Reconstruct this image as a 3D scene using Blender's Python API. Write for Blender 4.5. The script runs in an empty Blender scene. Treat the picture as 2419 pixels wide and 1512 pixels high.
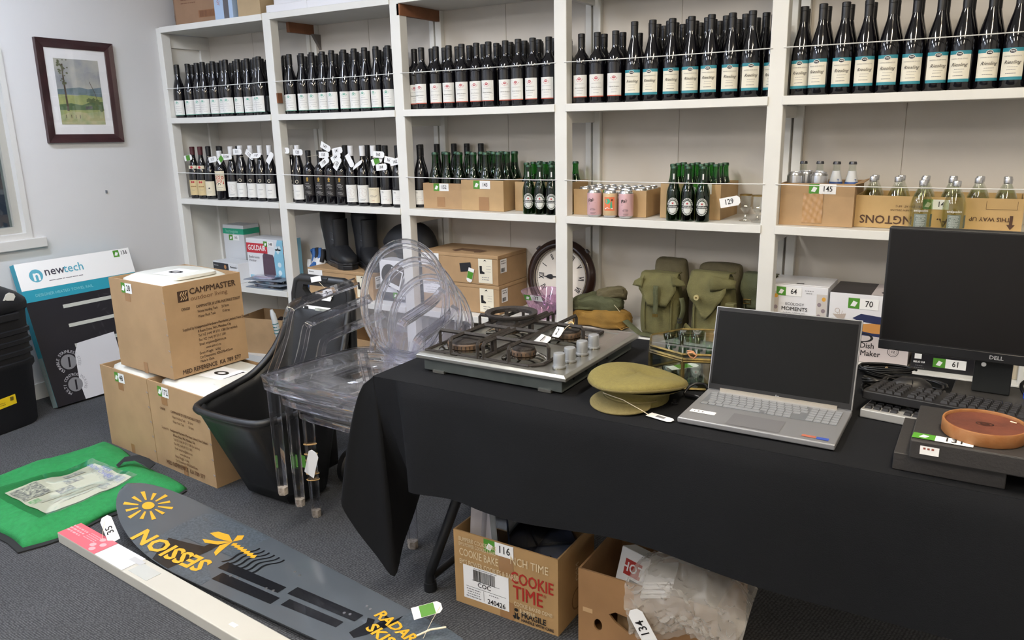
import bpy, bmesh, math, random
from mathutils import Vector as V, Matrix as M, Euler
from math import sin, cos, pi, radians as rad
random.seed(7)
S = bpy.context.scene
COL = S.collection

# ------------------------------------------------------------------ camera
def setup_camera():
    yaw, pitch, roll, f = 0.55282383, 0.24534284, -0.02220407, 1846.106
    fwd = V((-sin(yaw)*cos(pitch), cos(yaw)*cos(pitch), -sin(pitch)))
    right = V((cos(yaw), sin(yaw), 0)); up = right.cross(fwd)
    r = cos(roll)*right + sin(roll)*up
    u = -sin(roll)*right + cos(roll)*up
    cd = bpy.data.cameras.new('camera'); co = bpy.data.objects.new('camera', cd); COL.objects.link(co)
    mx = M((r, u, -fwd)).transposed().to_4x4(); mx.translation = (0, -3.23, 1.456)
    co.matrix_world = mx
    cd.sensor_fit = 'HORIZONTAL'; cd.sensor_width = 36; cd.lens = f/2419*36; cd.clip_start = .05
    S.camera = co
setup_camera()
# ------------------------------------------------------------------ world, exposure
w = bpy.data.worlds.new('world'); S.world = w; w.use_nodes = True
w.node_tree.nodes['Background'].inputs[0].default_value = (.30, .38, .55, 1)
w.node_tree.nodes['Background'].inputs[1].default_value = .12
S.view_settings.view_transform = 'Standard'; S.view_settings.look = 'None'
S.view_settings.gamma = 1; S.view_settings.use_curve_mapping = False
S.view_settings.exposure = 0.0
LAMP = 67.0
try:
    S.cycles.transparent_max_bounces = 40; S.cycles.max_bounces = 14
except Exception: pass

# ------------------------------------------------------------------ materials
def lin(h):
    h = h.lstrip('#'); o = []
    for i in (0, 2, 4):
        c = int(h[i:i+2], 16)/255
        o.append(c/12.92 if c <= .04045 else ((c+.055)/1.055)**2.4)
    return (*o, 1)
MATS = {}
def mat(key, col='#808080', r=.5, m=0., s=.5, n=None, b=None, em=None, coat=0, sheen=0):
    if key in MATS: return MATS[key]
    k = bpy.data.materials.new(key); k.use_nodes = True; MATS[key] = k
    nt = k.node_tree; p = nt.nodes['Principled BSDF']; c = lin(col)
    p.inputs['Base Color'].default_value = c; p.inputs['Roughness'].default_value = r
    p.inputs['Metallic'].default_value = m; p.inputs['Specular IOR Level'].default_value = s
    if coat: p.inputs['Coat Weight'].default_value = coat; p.inputs['Coat Roughness'].default_value = .05
    if sheen: p.inputs['Sheen Weight'].default_value = sheen
    if em: p.inputs['Emission Color'].default_value = c; p.inputs['Emission Strength'].default_value = em
    if n or b: tc = nt.nodes.new('ShaderNodeTexCoord')
    if n:
        t = nt.nodes.new('ShaderNodeTexNoise'); t.inputs['Scale'].default_value = n[0]; t.inputs['Detail'].default_value = 4
        nt.links.new(tc.outputs['Object'], t.inputs['Vector'])
        x = nt.nodes.new('ShaderNodeMix'); x.data_type = 'RGBA'
        x.inputs[6].default_value = c
        x.inputs[7].default_value = (*[min(1, v*(1-n[1])) for v in c[:3]], 1) if len(n) < 3 else lin(n[2])
        rp = nt.nodes.new('ShaderNodeMapRange'); rp.inputs[1].default_value = .35; rp.inputs[2].default_value = .7
        nt.links.new(t.outputs[0], rp.inputs[0]); nt.links.new(rp.outputs[0], x.inputs[0])
        nt.links.new(x.outputs[2], p.inputs['Base Color'])
    if b:
        t = nt.nodes.new('ShaderNodeTexNoise'); t.inputs['Scale'].default_value = b[0]; t.inputs['Detail'].default_value = 3
        nt.links.new(tc.outputs['Object'], t.inputs['Vector'])
        bp = nt.nodes.new('ShaderNodeBump'); bp.inputs['Strength'].default_value = b[1]; bp.inputs['Distance'].default_value = .01
        nt.links.new(t.outputs[0], bp.inputs['Height']); nt.links.new(bp.outputs[0], p.inputs['Normal'])
    return k
def clear(key, tint='#ffffff', rough=.03, base=.05, edge=.75, pw=3., refl='#ffffff', dif=0):
    if key in MATS: return MATS[key]
    k = bpy.data.materials.new(key); k.use_nodes = True; MATS[key] = k
    nt = k.node_tree; nt.nodes.remove(nt.nodes['Principled BSDF']); out = nt.nodes['Material Output']
    tr = nt.nodes.new('ShaderNodeBsdfTransparent'); tr.inputs[0].default_value = lin(tint)
    gl = nt.nodes.new('ShaderNodeBsdfGlossy'); gl.inputs['Roughness'].default_value = rough; gl.inputs[0].default_value = lin(refl)
    lw = nt.nodes.new('ShaderNodeLayerWeight'); lw.inputs[0].default_value = .5
    po = nt.nodes.new('ShaderNodeMath'); po.operation = 'POWER'; po.inputs[1].default_value = pw
    ma = nt.nodes.new('ShaderNodeMath'); ma.operation = 'MULTIPLY_ADD'; ma.inputs[1].default_value = edge; ma.inputs[2].default_value = base
    mx = nt.nodes.new('ShaderNodeMixShader')
    nt.links.new(lw.outputs['Facing'], po.inputs[0]); nt.links.new(po.outputs[0], ma.inputs[0]); nt.links.new(ma.outputs[0], mx.inputs[0])
    if dif:
        df = nt.nodes.new('ShaderNodeBsdfDiffuse'); df.inputs[0].default_value = lin(refl); m2 = nt.nodes.new('ShaderNodeMixShader'); m2.inputs[0].default_value = dif
        nt.links.new(gl.outputs[0], m2.inputs[1]); nt.links.new(df.outputs[0], m2.inputs[2]); gl = m2
    nt.links.new(tr.outputs[0], mx.inputs[1]); nt.links.new(gl.outputs[0], mx.inputs[2]); nt.links.new(mx.outputs[0], out.inputs[0])
    return k

# ------------------------------------------------------------------ mesh helpers
class MB:
    def __init__(s): s.v = []; s.f = []
    def add(s, vs, fs, mx=None):
        o = len(s.v); s.v += [tuple(mx @ V(p)) if mx else tuple(p) for p in vs]; s.f += [tuple(i+o for i in q) for q in fs]; return s
    def box(s, a, b, mx=None):
        x0, y0, z0 = a; x1, y1, z1 = b
        return s.add([(x0,y0,z0),(x1,y0,z0),(x1,y1,z0),(x0,y1,z0),(x0,y0,z1),(x1,y0,z1),(x1,y1,z1),(x0,y1,z1)],
            [(3,2,1,0),(4,5,6,7),(0,1,5,4),(1,2,6,5),(2,3,7,6),(3,0,4,7)], mx)
    def loft(s, rings, cap=True, closed=True, mx=None):
        n = len(rings[0]); vs = [p for r in rings for p in r]; fs = []
        for i in range(len(rings)-1):
            for j in range(n if closed else n-1):
                k = (j+1) % n; fs.append((i*n+j, i*n+k, (i+1)*n+k, (i+1)*n+j))
        if cap and closed: fs.append(tuple(reversed(range(n)))); fs.append(tuple(range((len(rings)-1)*n, len(rings)*n)))
        return s.add(vs, fs, mx)
    def lathe(s, prof, n=18, mx=None, cap=True, a0=0, a1=2*pi):
        full = abs(a1-a0-2*pi) < 1e-6; c = n if full else n+1
        return s.loft([[(r*cos(a0+(a1-a0)*j/n), r*sin(a0+(a1-a0)*j/n), z) for j in range(c)] for r, z in prof], cap and full, full, mx)
    def cyl(s, r, z0, z1, n=16, mx=None): return s.lathe([(r, z0), (r, z1)], n, mx)
    def prism(s, poly, z0, z1, mx=None):
        n = len(poly); vs = [(x, y, z0) for x, y in poly]+[(x, y, z1) for x, y in poly]
        return s.add(vs, [tuple(reversed(range(n))), tuple(range(n, 2*n))]+[(i, (i+1) % n, n+(i+1) % n, n+i) for i in range(n)], mx)
    def poly(s, pts, mx=None): return s.add([(p[0], p[1], p[2] if len(p) > 2 else 0) for p in pts], [tuple(range(len(pts)))], mx)
    def tube(s, pts, r, n=8, closed=False, mx=None, rs=None, flat=None):
        pts = [V(p) for p in pts]; N = len(pts); rings = []; up = None
        for i, p in enumerate(pts):
            a = pts[(i-1) % N] if (closed or i) else p; b = pts[(i+1) % N] if (closed or i < N-1) else p
            t = (b-a).normalized()
            if up is None:
                up = V((0,0,1)) if abs(t.z) < .9 else V((1,0,0))
            x = t.cross(up)
            if x.length < 1e-4: x = t.orthogonal()
            x.normalize(); y = x.cross(t).normalized(); up = y
            rr = rs[i] if rs else r; ry = rr*(flat if flat else 1)
            rings.append([tuple(p+x*rr*cos(2*pi*j/n)+y*ry*sin(2*pi*j/n)) for j in range(n)])
        if closed: rings.append(rings[0])
        return s.loft(rings, not closed, True, mx)
    def grid(s, fn, nu, nv, mx=None):
        vs = [fn(i/nu, j/nv) for i in range(nu+1) for j in range(nv+1)]
        return s.add(vs, [(i*(nv+1)+j, (i+1)*(nv+1)+j, (i+1)*(nv+1)+j+1, i*(nv+1)+j+1) for i in range(nu) for j in range(nv)], mx)
    def mesh(s, name, sm=None):
        me = bpy.data.meshes.new(name); me.from_pydata(s.v, [], s.f)
        bm = bmesh.new(); bm.from_mesh(me); bmesh.ops.recalc_face_normals(bm, faces=bm.faces); bm.to_mesh(me); bm.free()
        if sm:
            for p in me.polygons: p.use_smooth = True
            if sm < 179: me.set_sharp_from_angle(angle=rad(sm))
        me.update(); return me
    def build(s, name, mt, par=None, mx=None, sm=None, bev=0, sub=0, sol=0, seg=2):
        me = s.mesh(name, sm); return put(name, me, mt, par, mx, bev, sub, sol, seg)
def put(name, me, mt, par=None, mx=None, bev=0, sub=0, sol=0, seg=2):
    if mt and not me.materials: me.materials.append(mt)
    o = bpy.data.objects.new(name, me); COL.objects.link(o)
    if par: o.parent = par
    if mx is not None: o.matrix_local = mx
    if sol:
        q = o.modifiers.new('solid', 'SOLIDIFY'); q.thickness = sol; q.offset = 0
    if bev:
        q = o.modifiers.new('bevel', 'BEVEL'); q.width = bev; q.segments = seg; q.limit_method = 'ANGLE'
    if sub:
        q = o.modifiers.new('sub', 'SUBSURF'); q.levels = q.render_levels = sub
        for p in me.polygons: p.use_smooth = True
    return o
def thing(name, label, cat, loc=(0,0,0), rz=0, group=None, mx=None):
    o = bpy.data.objects.new(name, None); COL.objects.link(o); o.empty_display_size = .05
    if mx is not None: o.matrix_local = mx
    else: o.location = loc; o.rotation_euler = (0, 0, rad(rz))
    o['label'] = label; o['category'] = cat
    if group: o['group'] = group
    return o
def tag(o, label, cat, group=None):
    o['label'] = label; o['category'] = cat
    if group: o['group'] = group
    return o
KIDS = {}
def copy_tree(o, par=None):
    c = o.copy(); COL.objects.link(c)
    if par: c.parent = par
    for ch in list(o.children): copy_tree(ch, c)
    return c
def struct(name, mb, mt, par=None, **k):
    o = mb.build(name, mt, par, **k)
    if not par: o['kind'] = 'structure'
    return o
def T(x=0, y=0, z=0): return M.Translation((x, y, z))
def Rx(a): return M.Rotation(rad(a), 4, 'X')
def Ry(a): return M.Rotation(rad(a), 4, 'Y')
def Rz(a): return M.Rotation(rad(a), 4, 'Z')
def fm(o, r=(1,0,0), u=(0,0,1)):
    r = V(r).normalized(); u = V(u); n = r.cross(u).normalized(); u = n.cross(r)
    mx = M((r, u, n)).transposed().to_4x4(); mx.translation = V(o); return mx
def front(x=0, y=0, z=0): return fm((x, y-.0012, z))
def side(x=0, y=0, z=0): return fm((x+.0012, y, z), (0,1,0), (0,0,1))
def top(x=0, y=0, z=0): return fm((x, y, z+.0012), (1,0,0), (0,1,0))
TXT = {}
def textmesh(s, size, bold, shear, align, wrap, xs, pre=0):
    key = (s, size, bold, shear, align, wrap, xs, pre)
    if key in TXT: return TXT[key]
    cu = bpy.data.curves.new('lettering', 'FONT'); cu.body = s; cu.size = size; cu.shear = shear
    cu.align_x = align; cu.align_y = 'CENTER'; cu.resolution_u = 2; fat = bold*size if ('M' in s and bold > .004) else 0; cu.offset = 0 if fat else bold*size; cu.space_line = .9
    ob = bpy.data.objects.new('lettering', cu); COL.objects.link(ob)
    me = bpy.data.meshes.new_from_object(ob, depsgraph=bpy.context.evaluated_depsgraph_get())
    bpy.data.objects.remove(ob); bpy.data.curves.remove(cu)
    if fat:
        bm = bmesh.new(); bm.from_mesh(me); g0 = bm.verts[:]+bm.edges[:]+bm.faces[:]
        for i_, (dx, dy) in enumerate(((fat, 0), (-fat, 0), (0, fat), (0, -fat))):
            q = bmesh.ops.duplicate(bm, geom=g0)['geom']; bmesh.ops.translate(bm, verts=[v for v in q if isinstance(v, bmesh.types.BMVert)], vec=(dx, dy, .00014*(i_+1)))
        bm.to_mesh(me); bm.free()
    for v in me.vertices:
        v.co.x *= xs
        if pre: v.co.x, v.co.y = v.co.x*cos(rad(pre))-v.co.y*sin(rad(pre)), v.co.x*sin(rad(pre))+v.co.y*cos(rad(pre))
        if wrap:
            a = v.co.x/wrap; v.co.x = wrap*sin(a); v.co.z += -wrap*(1-cos(a))
    me.materials.clear(); TXT[key] = me; return me
def txt(par, mx, s, x, y, size, mt, align='CENTER', bold=.0, shear=0, wrap=0, xs=1, rot=0, name='lettering', dz=.0008, pre=0):
    me = textmesh(s, size, bold, shear, align, wrap, xs, pre)
    if me.materials and me.materials[0] != mt: me = me.copy(); me.materials.clear()
    return put(name, me, mt, par, mx @ T(x, y, dz) @ Rz(rot))
def rect(par, mx, x, y, w, h, mt, name='print', dz=0, rot=0):
    return MB().poly([(-w/2,-h/2),(w/2,-h/2),(w/2,h/2),(-w/2,h/2)]).build(name, mt, par, mx @ T(x, y, dz) @ Rz(rot))
def polyd(par, mx, pts, mt, name='print', dz=0):
    return MB().poly(pts).build(name, mt, par, mx @ T(0, 0, dz))
def bars(par, mx, x, y, w, h, mt, n=22, name='barcode', dz=.0006):
    mb = MB(); rnd = random.Random(5); px = -w/2
    while px < w/2-.0005:
        bw = w/n*rnd.choice((.3,.5,.8)); mb.poly([(px,-h/2),(px+bw,-h/2),(px+bw,h/2),(px,h/2)]); px += bw+w/n*rnd.choice((.3,.5))
    return mb.build(name, mt, par, mx @ T(x, y, dz))
def lines(par, mx, x, y, w, n, pitch, h, mt, name='small_print', dz=.0006, ragged=.35, align=0):
    mb = MB(); rnd = random.Random(n*7+int(w*1000))
    for i in range(n):
        ww = w*(1-ragged*rnd.random()); yy = -i*pitch; x0 = -ww/2 if align == 0 else 0
        px = x0
        while px < x0+ww:
            l = min(w*(.06+.12*rnd.random()), x0+ww-px); mb.poly([(px,yy-h/2),(px+l,yy-h/2),(px+l,yy+h/2),(px,yy+h/2)]); px += l+h*.8
    return mb.build(name, mt, par, mx @ T(x, y, dz))
def relinv(par_mx, world_mx): return par_mx.inverted() @ world_mx

INK = mat('ink_black', '#1b1a1c', .6); WHITE = mat('paper_white', '#efefef', .6); GREEN = mat('sticker_green', '#4c8c2b', .5)
INKG = mat('ink_grey', '#77767a', .6)
def lot(par, mx, num, x=0, y=0, w=.085, h=.034, size=.026, rot=0):
    q = mx @ T(x, y, .0006) @ Rz(rot)
    o = MB().poly([(-w*.12,-h/2),(w/2,-h/2),(w/2,h/2),(-w*.12,h/2)]).build('lot_sticker', WHITE, par, q)
    e = M.Identity(4)
    MB().poly([(-w/2,-h/2),(-w*.12,-h/2),(-w*.12,h/2),(-w/2,h/2)]).build('green_band', GREEN, o, e)
    c = -w*.31; MB().poly([(c-.3*h,-.25*h),(c+.1*h,-.32*h),(c+.32*h,.1*h),(c-.05*h,.25*h)]).build('tag_symbol', WHITE, o, T(0,0,.0006))
    if num: txt(o, e, num, w*.19, 0, size, INK, bold=.012, xs=.85)
    return o
STRING = mat('string', '#d8cdb4', .8)
def hangtag(par, mx, num, w=.06, h=.028, size=.022, green=False, neck=None, rot=0, flip=1):
    q = mx @ Rz(rot); e = M.Identity(4)
    o = MB().prism([(-w/2,-h/2),(w*.38,-h/2),(w/2,-h*.25),(w/2,h*.25),(w*.38,h/2),(-w/2,h/2)], -.0006, .0006).build('tag', WHITE, par, q)
    if green: rect(o, e, 0, 0, w*.5, h*.95, GREEN, 'green_band', .0012)
    if num: txt(o, e, num, -.004, 0, size, INK, bold=.012, xs=.85, dz=.0014)
    if neck is not None:
        MB().tube([q @ V((w*.45,0,0)), (q @ V((w*.45,0,0))+V(neck))/2+V((0,0,.004)), V(neck)], .0008, 5).build('tag_string', STRING, par)
    return o
# ------------------------------------------------------------------ room
ZT, ZA, ZB, ZC = 2.078, 1.54, 1.04, .507           # tops of the shelf boards
XL, YB = -4.515, .345
def carpet():
    k = mat('carpet', '#4a4b4e', .95, s=.15); nt = k.node_tree; p = nt.nodes['Principled BSDF']
    tc = nt.nodes.new('ShaderNodeTexCoord'); mp = nt.nodes.new('ShaderNodeMapping'); mp.inputs['Scale'].default_value = (105, 150, 105)
    mp.inputs['Rotation'].default_value = (0, 0, .12)
    vo = nt.nodes.new('ShaderNodeTexVoronoi'); vo.inputs['Scale'].default_value = 1; vo.inputs['Randomness'].default_value = .3
    nt.links.new(tc.outputs['Object'], mp.inputs[0]); nt.links.new(mp.outputs[0], vo.inputs['Vector'])
    no = nt.nodes.new('ShaderNodeTexNoise'); no.inputs['Scale'].default_value = 2.2; nt.links.new(tc.outputs['Object'], no.inputs['Vector'])
    cr = nt.nodes.new('ShaderNodeValToRGB'); cr.color_ramp.elements[0].color = lin('#626365'); cr.color_ramp.elements[1].color = lin('#3c3d40')
    cr.color_ramp.elements[0].position = .15; cr.color_ramp.elements[1].position = .6
    nt.links.new(vo.outputs['Distance'], cr.inputs[0])
    mx = nt.nodes.new('ShaderNodeMix'); mx.data_type = 'RGBA'; mx.blend_type = 'MULTIPLY'; mx.inputs[0].default_value = .35
    nt.links.new(cr.outputs[0], mx.inputs[6]); nt.links.new(no.outputs[0], mx.inputs[7]); nt.links.new(mx.outputs[2], p.inputs['Base Color'])
    bp = nt.nodes.new('ShaderNodeBump'); bp.inputs['Strength'].default_value = .5; bp.inputs['Distance'].default_value = .005; bp.invert = True
    nt.links.new(vo.outputs['Distance'], bp.inputs['Height']); nt.links.new(bp.outputs[0], p.inputs['Normal'])
    return k
WALL = mat('wall_paint', '#d2d2d3', .75, n=(1.3, .04), b=(60, .03))
WARMWALL = mat('back_panel_paint', '#cfc8be', .7, n=(2.5, .08), b=(40, .03))
CEIL = mat('ceiling_paint', '#e6e6e4', .9, b=(50, .05))
PAINT = mat('shelf_paint', '#e2e1dc', .5, n=(6, .05), b=(25, .04))
RX, RY0, RZ1 = 2.4, -5.2, 2.75
struct('floor', MB().box((XL-.12, RY0, -.05), (RX, YB, 0)), carpet())
struct('ceiling', MB().box((XL-.12, RY0, RZ1), (RX, YB+.1, RZ1+.05)), CEIL)
WB = struct('wall_back', MB().box((XL-.12, YB, -.05), (RX, YB+.1, RZ1)), WARMWALL)
struct('wall_right', MB().box((RX, RY0, -.05), (RX+.1, YB+.1, RZ1)), WALL)
struct('wall_rear', MB().box((XL-.12, RY0-.1, -.05), (RX+.1, RY0, RZ1)), WALL)
wy0, wy1, wz0, wz1 = -2.25, -.945, .905, 1.90
mb = MB()
mb.box((XL-.12, RY0, 0), (XL, wy0, RZ1)); mb.box((XL-.12, wy1, 0), (XL, YB, RZ1))
mb.box((XL-.12, wy0, 0), (XL, wy1, wz0)); mb.box((XL-.12, wy0, wz1), (XL, wy1, RZ1))
wl = struct('wall_left', mb, WALL)
TRIM = mat('window_trim', '#cdccc9', .5); SASH = mat('window_sash', '#a9a79f', .45)
mb = MB(); t = .03
mb.box((XL-.1, wy0, wz0), (XL+.012, wy0+t, wz1)).box((XL-.1, wy1-t, wz0), (XL+.012, wy1, wz1)).box((XL-.1, wy0+t, wz0), (XL+.012, wy1-t, wz0+t)).box((XL-.1, wy0+t, wz1-t), (XL+.012, wy1-t, wz1))
win = struct('window_1', mb, TRIM)
mb = MB(); a, b2, c, d2 = wy0+t, wy1-t, wz0+t, wz1-t; q = .035
mb.box((XL-.08, a, c), (XL-.03, a+q, d2)).box((XL-.08, b2-q, c), (XL-.03, b2, d2)).box((XL-.08, a+q, c), (XL-.03, b2-q, c+q)).box((XL-.08, a+q, d2-q), (XL-.03, b2-q, d2)).box((XL-.08, -1.62, c+q), (XL-.03, -1.585, d2-q))
mb.build('window_sash', SASH, win)
GLASSD = clear('window_glass', '#e8eeee', .02, .05, .6, 3)
MB().box((XL-.058, a+q, c+q), (XL-.052, -1.62, d2-q)).build('window_pane', GLASSD, win)
MB().box((XL-.058, -1.585, c+q), (XL-.052, b2-q, d2-q)).build('window_pane', GLASSD, win)
MB().box((XL, wy0-.06, wz0-.055), (XL+.03, wy1+.065, wz0)).build('window_sill', TRIM, win, bev=.004)
MB().box((XL, RY0, 0), (XL+.014, -.02, .09)).build('baseboard_left', PAINT)['kind'] = 'structure'
o = MB().box((XL, -.485, 1.11), (XL+.006, -.475, 1.128)).cyl(.004, 0, .012, 10, T(XL, -.48, 1.122) @ Ry(90)).build('wall_hook', mat('hook_grey', '#8a8d95', .4, .5))
tag(o, 'tiny grey nail hook in the white wall below the framed picture', 'hook')

# ceiling battens: twin fluorescent tubes with a diffuser
def ceiling_lamp(x, y, col, side):
    t = thing('ceiling_light_'+side+'_offscreen', 'white fluorescent batten light with a lit diffuser on the ceiling', 'ceiling light', (x, y, RZ1), 0, 'ceiling lights')
    MB().box((-.09, -.65, -.03), (.09, .65, 0)).build('housing', PAINT, t, bev=.004)
    dm = mat('lamp_diffuser_'+col[1:], col, .5, em=LAMP)
    MB().box((-.07, -.62, -.062), (.07, .62, -.031)).build('diffuser_'+side+'_offscreen', dm, t)
for x, y, c, side_ in ((-3.5, -2.0, '#dfeaff', 'front_left'), (-1.7, -2.0, '#fbf8f2', 'front_middle'), (.3, -2.0, '#ffeed2', 'front_right'), (-3.5, -4.0, '#dfeaff', 'rear_left'), (-1.7, -4.0, '#fbf8f2', 'rear_middle'), (.3, -4.0, '#ffeed2', 'rear_right')):
    ceiling_lamp(x, y, c, side_)

# ------------------------------------------------------------------ shelving
POSTX = [-3.54, -2.63, -1.705, -.764, .175]
sh = thing('shelving_unit', 'long white painted wooden shelving across the back wall with wires along the shelves', 'shelving')
RAW = mat('raw_wood', '#8a5a3c', .7, n=(9, .35), b=(30, .1)); DARKGAP = mat('gap_dark', '#1c1815', .9)
WIRE = mat('white_wire', '#e8e8e6', .4)
for x in POSTX:
    MB().box((x-.031, -.012, 0), (x+.031, .045, ZT+.004)).build('post', PAINT, sh, bev=.003)
    MB().box((x-.035, YB-.032, 0), (x-.006, YB, ZT-.034)).build('back_post', PAINT, sh, bev=.002)
    MB().box((x+.004, YB-.032, 0), (x+.042, YB, ZT-.034)).build('back_post', PAINT, sh, bev=.002)
# left end: framed panel against the wall
MB().box((XL+.0, -.012, 0), (XL+.045, .05, ZT-.002)).build('post', PAINT, sh, bev=.003)
MB().box((XL, .05, 0), (XL+.012, YB, ZT-.034)).build('end_panel', PAINT, sh)
MB().box((XL+.012, .05, ZT-.115), (XL+.03, YB, ZT-.036)).build('end_rail', PAINT, sh, bev=.002)
MB().box((XL+.012, YB-.07, 0), (XL+.03, YB, ZT-.115)).build('end_stile', PAINT, sh, bev=.002)
BX = [XL+.02]+POSTX
for i in range(5):
    x0, x1 = BX[i]+.031, BX[i+1]-.031
    for z, sag in ((ZT, 0), (ZA, .004), (ZB, .004), (ZC, .004)):
        th = .034; n = 6
        mb = MB()
        rg = []
        for k in range(n+1):
            u = k/n; xx = x0-.004+(x1-x0+.008)*u; dz = -sag*4*u*(1-u)*.5
            rg.append([(xx, -.02, z-th+dz), (xx, YB, z-th), (xx, YB, z), (xx, -.02, z+dz)])
        mb.loft(rg).build('shelf_board', PAINT, sh, bev=.002)
    mb = MB().box((x0-.03, -.013, 0), (x1+.03, .005, .06)); mb.build('plinth', PAINT, sh)
    MB().box((x0-.03, .005, .04), (x1+.03, YB, .06)).build('shelf_board', PAINT, sh)
    for z, s in ((1.717, .002), (1.203, .003)):
        pts = [(x0-.01+(x1-x0+.02)*k/8, -.0145, z-s*4*(k/8)*(1-k/8)) for k in range(9)]
        MB().tube(pts, .0022, 6).build('guard_wire', WIRE, sh, sm=60)
    if i:
        for z in (ZA, ZB, ZC):
            MB().box((BX[i]-.012, .045, z-.034-.05), (BX[i]+.014, YB-.03, z-.034)).build('support_rail', PAINT, sh, bev=.002)
    if i in (1, 2):
        MB().box((BX[i]+.014, .12 if i == 1 else -.012, ZT-.034-.055), (BX[i]+.036, YB, ZT-.034)).build('wood_bracket', RAW, sh, bev=.001)
    elif i > 2:
        MB().box((BX[i]-.012, .045, ZT-.09), (BX[i]+.014, YB-.03, ZT-.034)).build('support_rail', PAINT, sh)
mb = MB().prism([(0, 0), (-.06, 0), (0, -.085)], 0, .02, fm((-3.50, YB-.005, ZT-.088), (0,1,0), (0,0,1))); mb.build('wood_bracket', mat('bracket_grey', '#77706b', .7, n=(10, .3)), sh)
MB().box((-3.509, -.0135, 1.60), (-3.4985, .02, 1.655)).build('wood_patch', RAW, sh)
# seams of the lining panels on the back wall
for i in range(5):
    for z0, z1 in ((.06, ZC-.034), (ZC, ZB-.034), (ZB, ZA-.034), (ZA, ZT-.034)):
        xm = BX[i]+.43
        MB().box((BX[i]+.043, YB-.004, z0), (xm-.0015, YB-.0005, z1)).build('lining_panel', WARMWALL, WB)
        MB().box((xm+.0015, YB-.004, z0), (BX[i+1]-.036, YB-.0005, z1)).build('lining_panel', WARMWALL, WB)
# ------------------------------------------------------------------ wine bottles
WGLASS = mat('wine_glass_dark', '#0b0a10', .07, s=.6, coat=.3)
CAPB = mat('cap_black', '#17171a', .38); CAPW = mat('cap_white', '#dedfe2', .35); CAPR = mat('cap_red', '#4a1c22', .45)
LAB = mat('label_white', '#e3e2de', .55); LABC = mat('label_cream', '#ddd3ba', .55); LABT = mat('label_tan', '#cfb98a', .55)
TEAL = mat('teal_print', '#2b8494', .5); TGREEN = mat('green_logo', '#3f9c83', .5); TRED = mat('red_logo', '#b5323c', .5); ORANGE = mat('orange_print', '#b4503a', .5)
GOLD = mat('gold_print', '#b8933f', .5); BLAB = mat('label_black', '#1a1718', .5)
PROF = dict(
 burg=[(.004,.012),(.03,.002),(.0355,.0),(.0375,.006),(.0378,.11),(.0372,.145),(.035,.17),(.030,.195),(.0235,.218),(.0178,.238),(.0150,.256),(.0140,.275),(.0138,.318)],
 hock=[(.004,.012),(.03,.002),(.0362,0),(.0385,.006),(.0388,.12),(.0382,.15),(.036,.172),(.0315,.198),(.0250,.225),(.0190,.248),(.0152,.268),(.0142,.29),(.014,.322)],
 bord=[(.004,.012),(.03,.002),(.0355,0),(.0372,.006),(.0375,.10),(.0375,.172),(.0362,.187),(.032,.200),(.025,.2105),(.0185,.219),(.0152,.230),(.0142,.245),(.014,.292)])
HT = dict(burg=.322, hock=.327, bord=.297)
def ellipse(cx, cy, rx, ry, n=14): return [(cx+rx*cos(2*pi*i/n), cy+ry*sin(2*pi*i/n)) for i in range(n)]
def ellstrip(cx, cy, rx, ry, n=16, lo=-1, hi=1):
    mb = MB(); xs = [cx-rx*cos(pi*i/n) for i in range(n+1)]
    for i in range(n+1):
        h = ry*sin(pi*i/n); mb.v += [(xs[i], cy+max(-h, lo*h if lo < 0 else 0), 0), (xs[i], cy+min(h, hi*h if hi > 0 else 0), 0)]
    for i in range(n): mb.f.append((2*i, 2*i+2, 2*i+3, 2*i+1))
    return mb
def wrapmesh(mb, R):
    for i, p in enumerate(mb.v):
        a = p[0]/R; mb.v[i] = (R*sin(a), p[1], p[2]-R*(1-cos(a)))
    return mb
def bottle(kind, cap=CAPB, cap_h=.058, label=None, name='wine_bottle'):
    t = thing(name, 'x', 'bottle')
    MB().lathe(PROF[kind], 20).build('glass_body', WGLASS, t, sm=50)
    H = HT[kind]; cr = .0152
    MB().lathe([(cr,H-cap_h),(cr+.0004,H-.018),(cr-.0004,H-.0172),(cr+.0005,H-.0164),(cr+.0007,H-.002),(cr-.001,H),(.002,H)], 16).build('cap', cap, t, sm=40)
    if label: label(t, PROF[kind][4][0])
    return t
def sector(t, R, z0, z1, w, mt, name='label', lift=.0005):
    a = w/2/R
    return MB().lathe([(R+lift, z0), (R+lift, z1)], 14, None, False, -pi/2-a, -pi/2+a).build(name, mt, t, sm=60)
def onlab(R, z, lift=.0011): return fm((0, -R-lift, z))
def ring(mb, cx, cy, r0, r1, n=18, ry=1.):
    o = len(mb.v)
    for i in range(n):
        a = 2*pi*i/n; mb.v += [(cx+r0*cos(a), cy+r0*ry*sin(a), 0), (cx+r1*cos(a), cy+r1*ry*sin(a), 0)]
    for i in range(n): mb.f.append((o+2*i, o+2*i+1, o+2*((i+1) % n)+1, o+2*((i+1) % n)))
    return mb
def wlines(L, R, z, w, n, pitch, h, mt):
    mb = MB(); rnd = random.Random(n)
    for i in range(n):
        ww = w*(.6+.4*rnd.random())
        m = 6
        for k in range(m):
            if rnd.random() < .85: mb.poly([(-ww/2+ww*k/m, -i*pitch-h/2), (-ww/2+ww*(k+.85)/m, -i*pitch-h/2), (-ww/2+ww*(k+.85)/m, -i*pitch+h/2), (-ww/2+ww*k/m, -i*pitch+h/2)])
    return wrapmesh(mb, R).build('small_print', mt, L, onlab(R, z))
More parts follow.
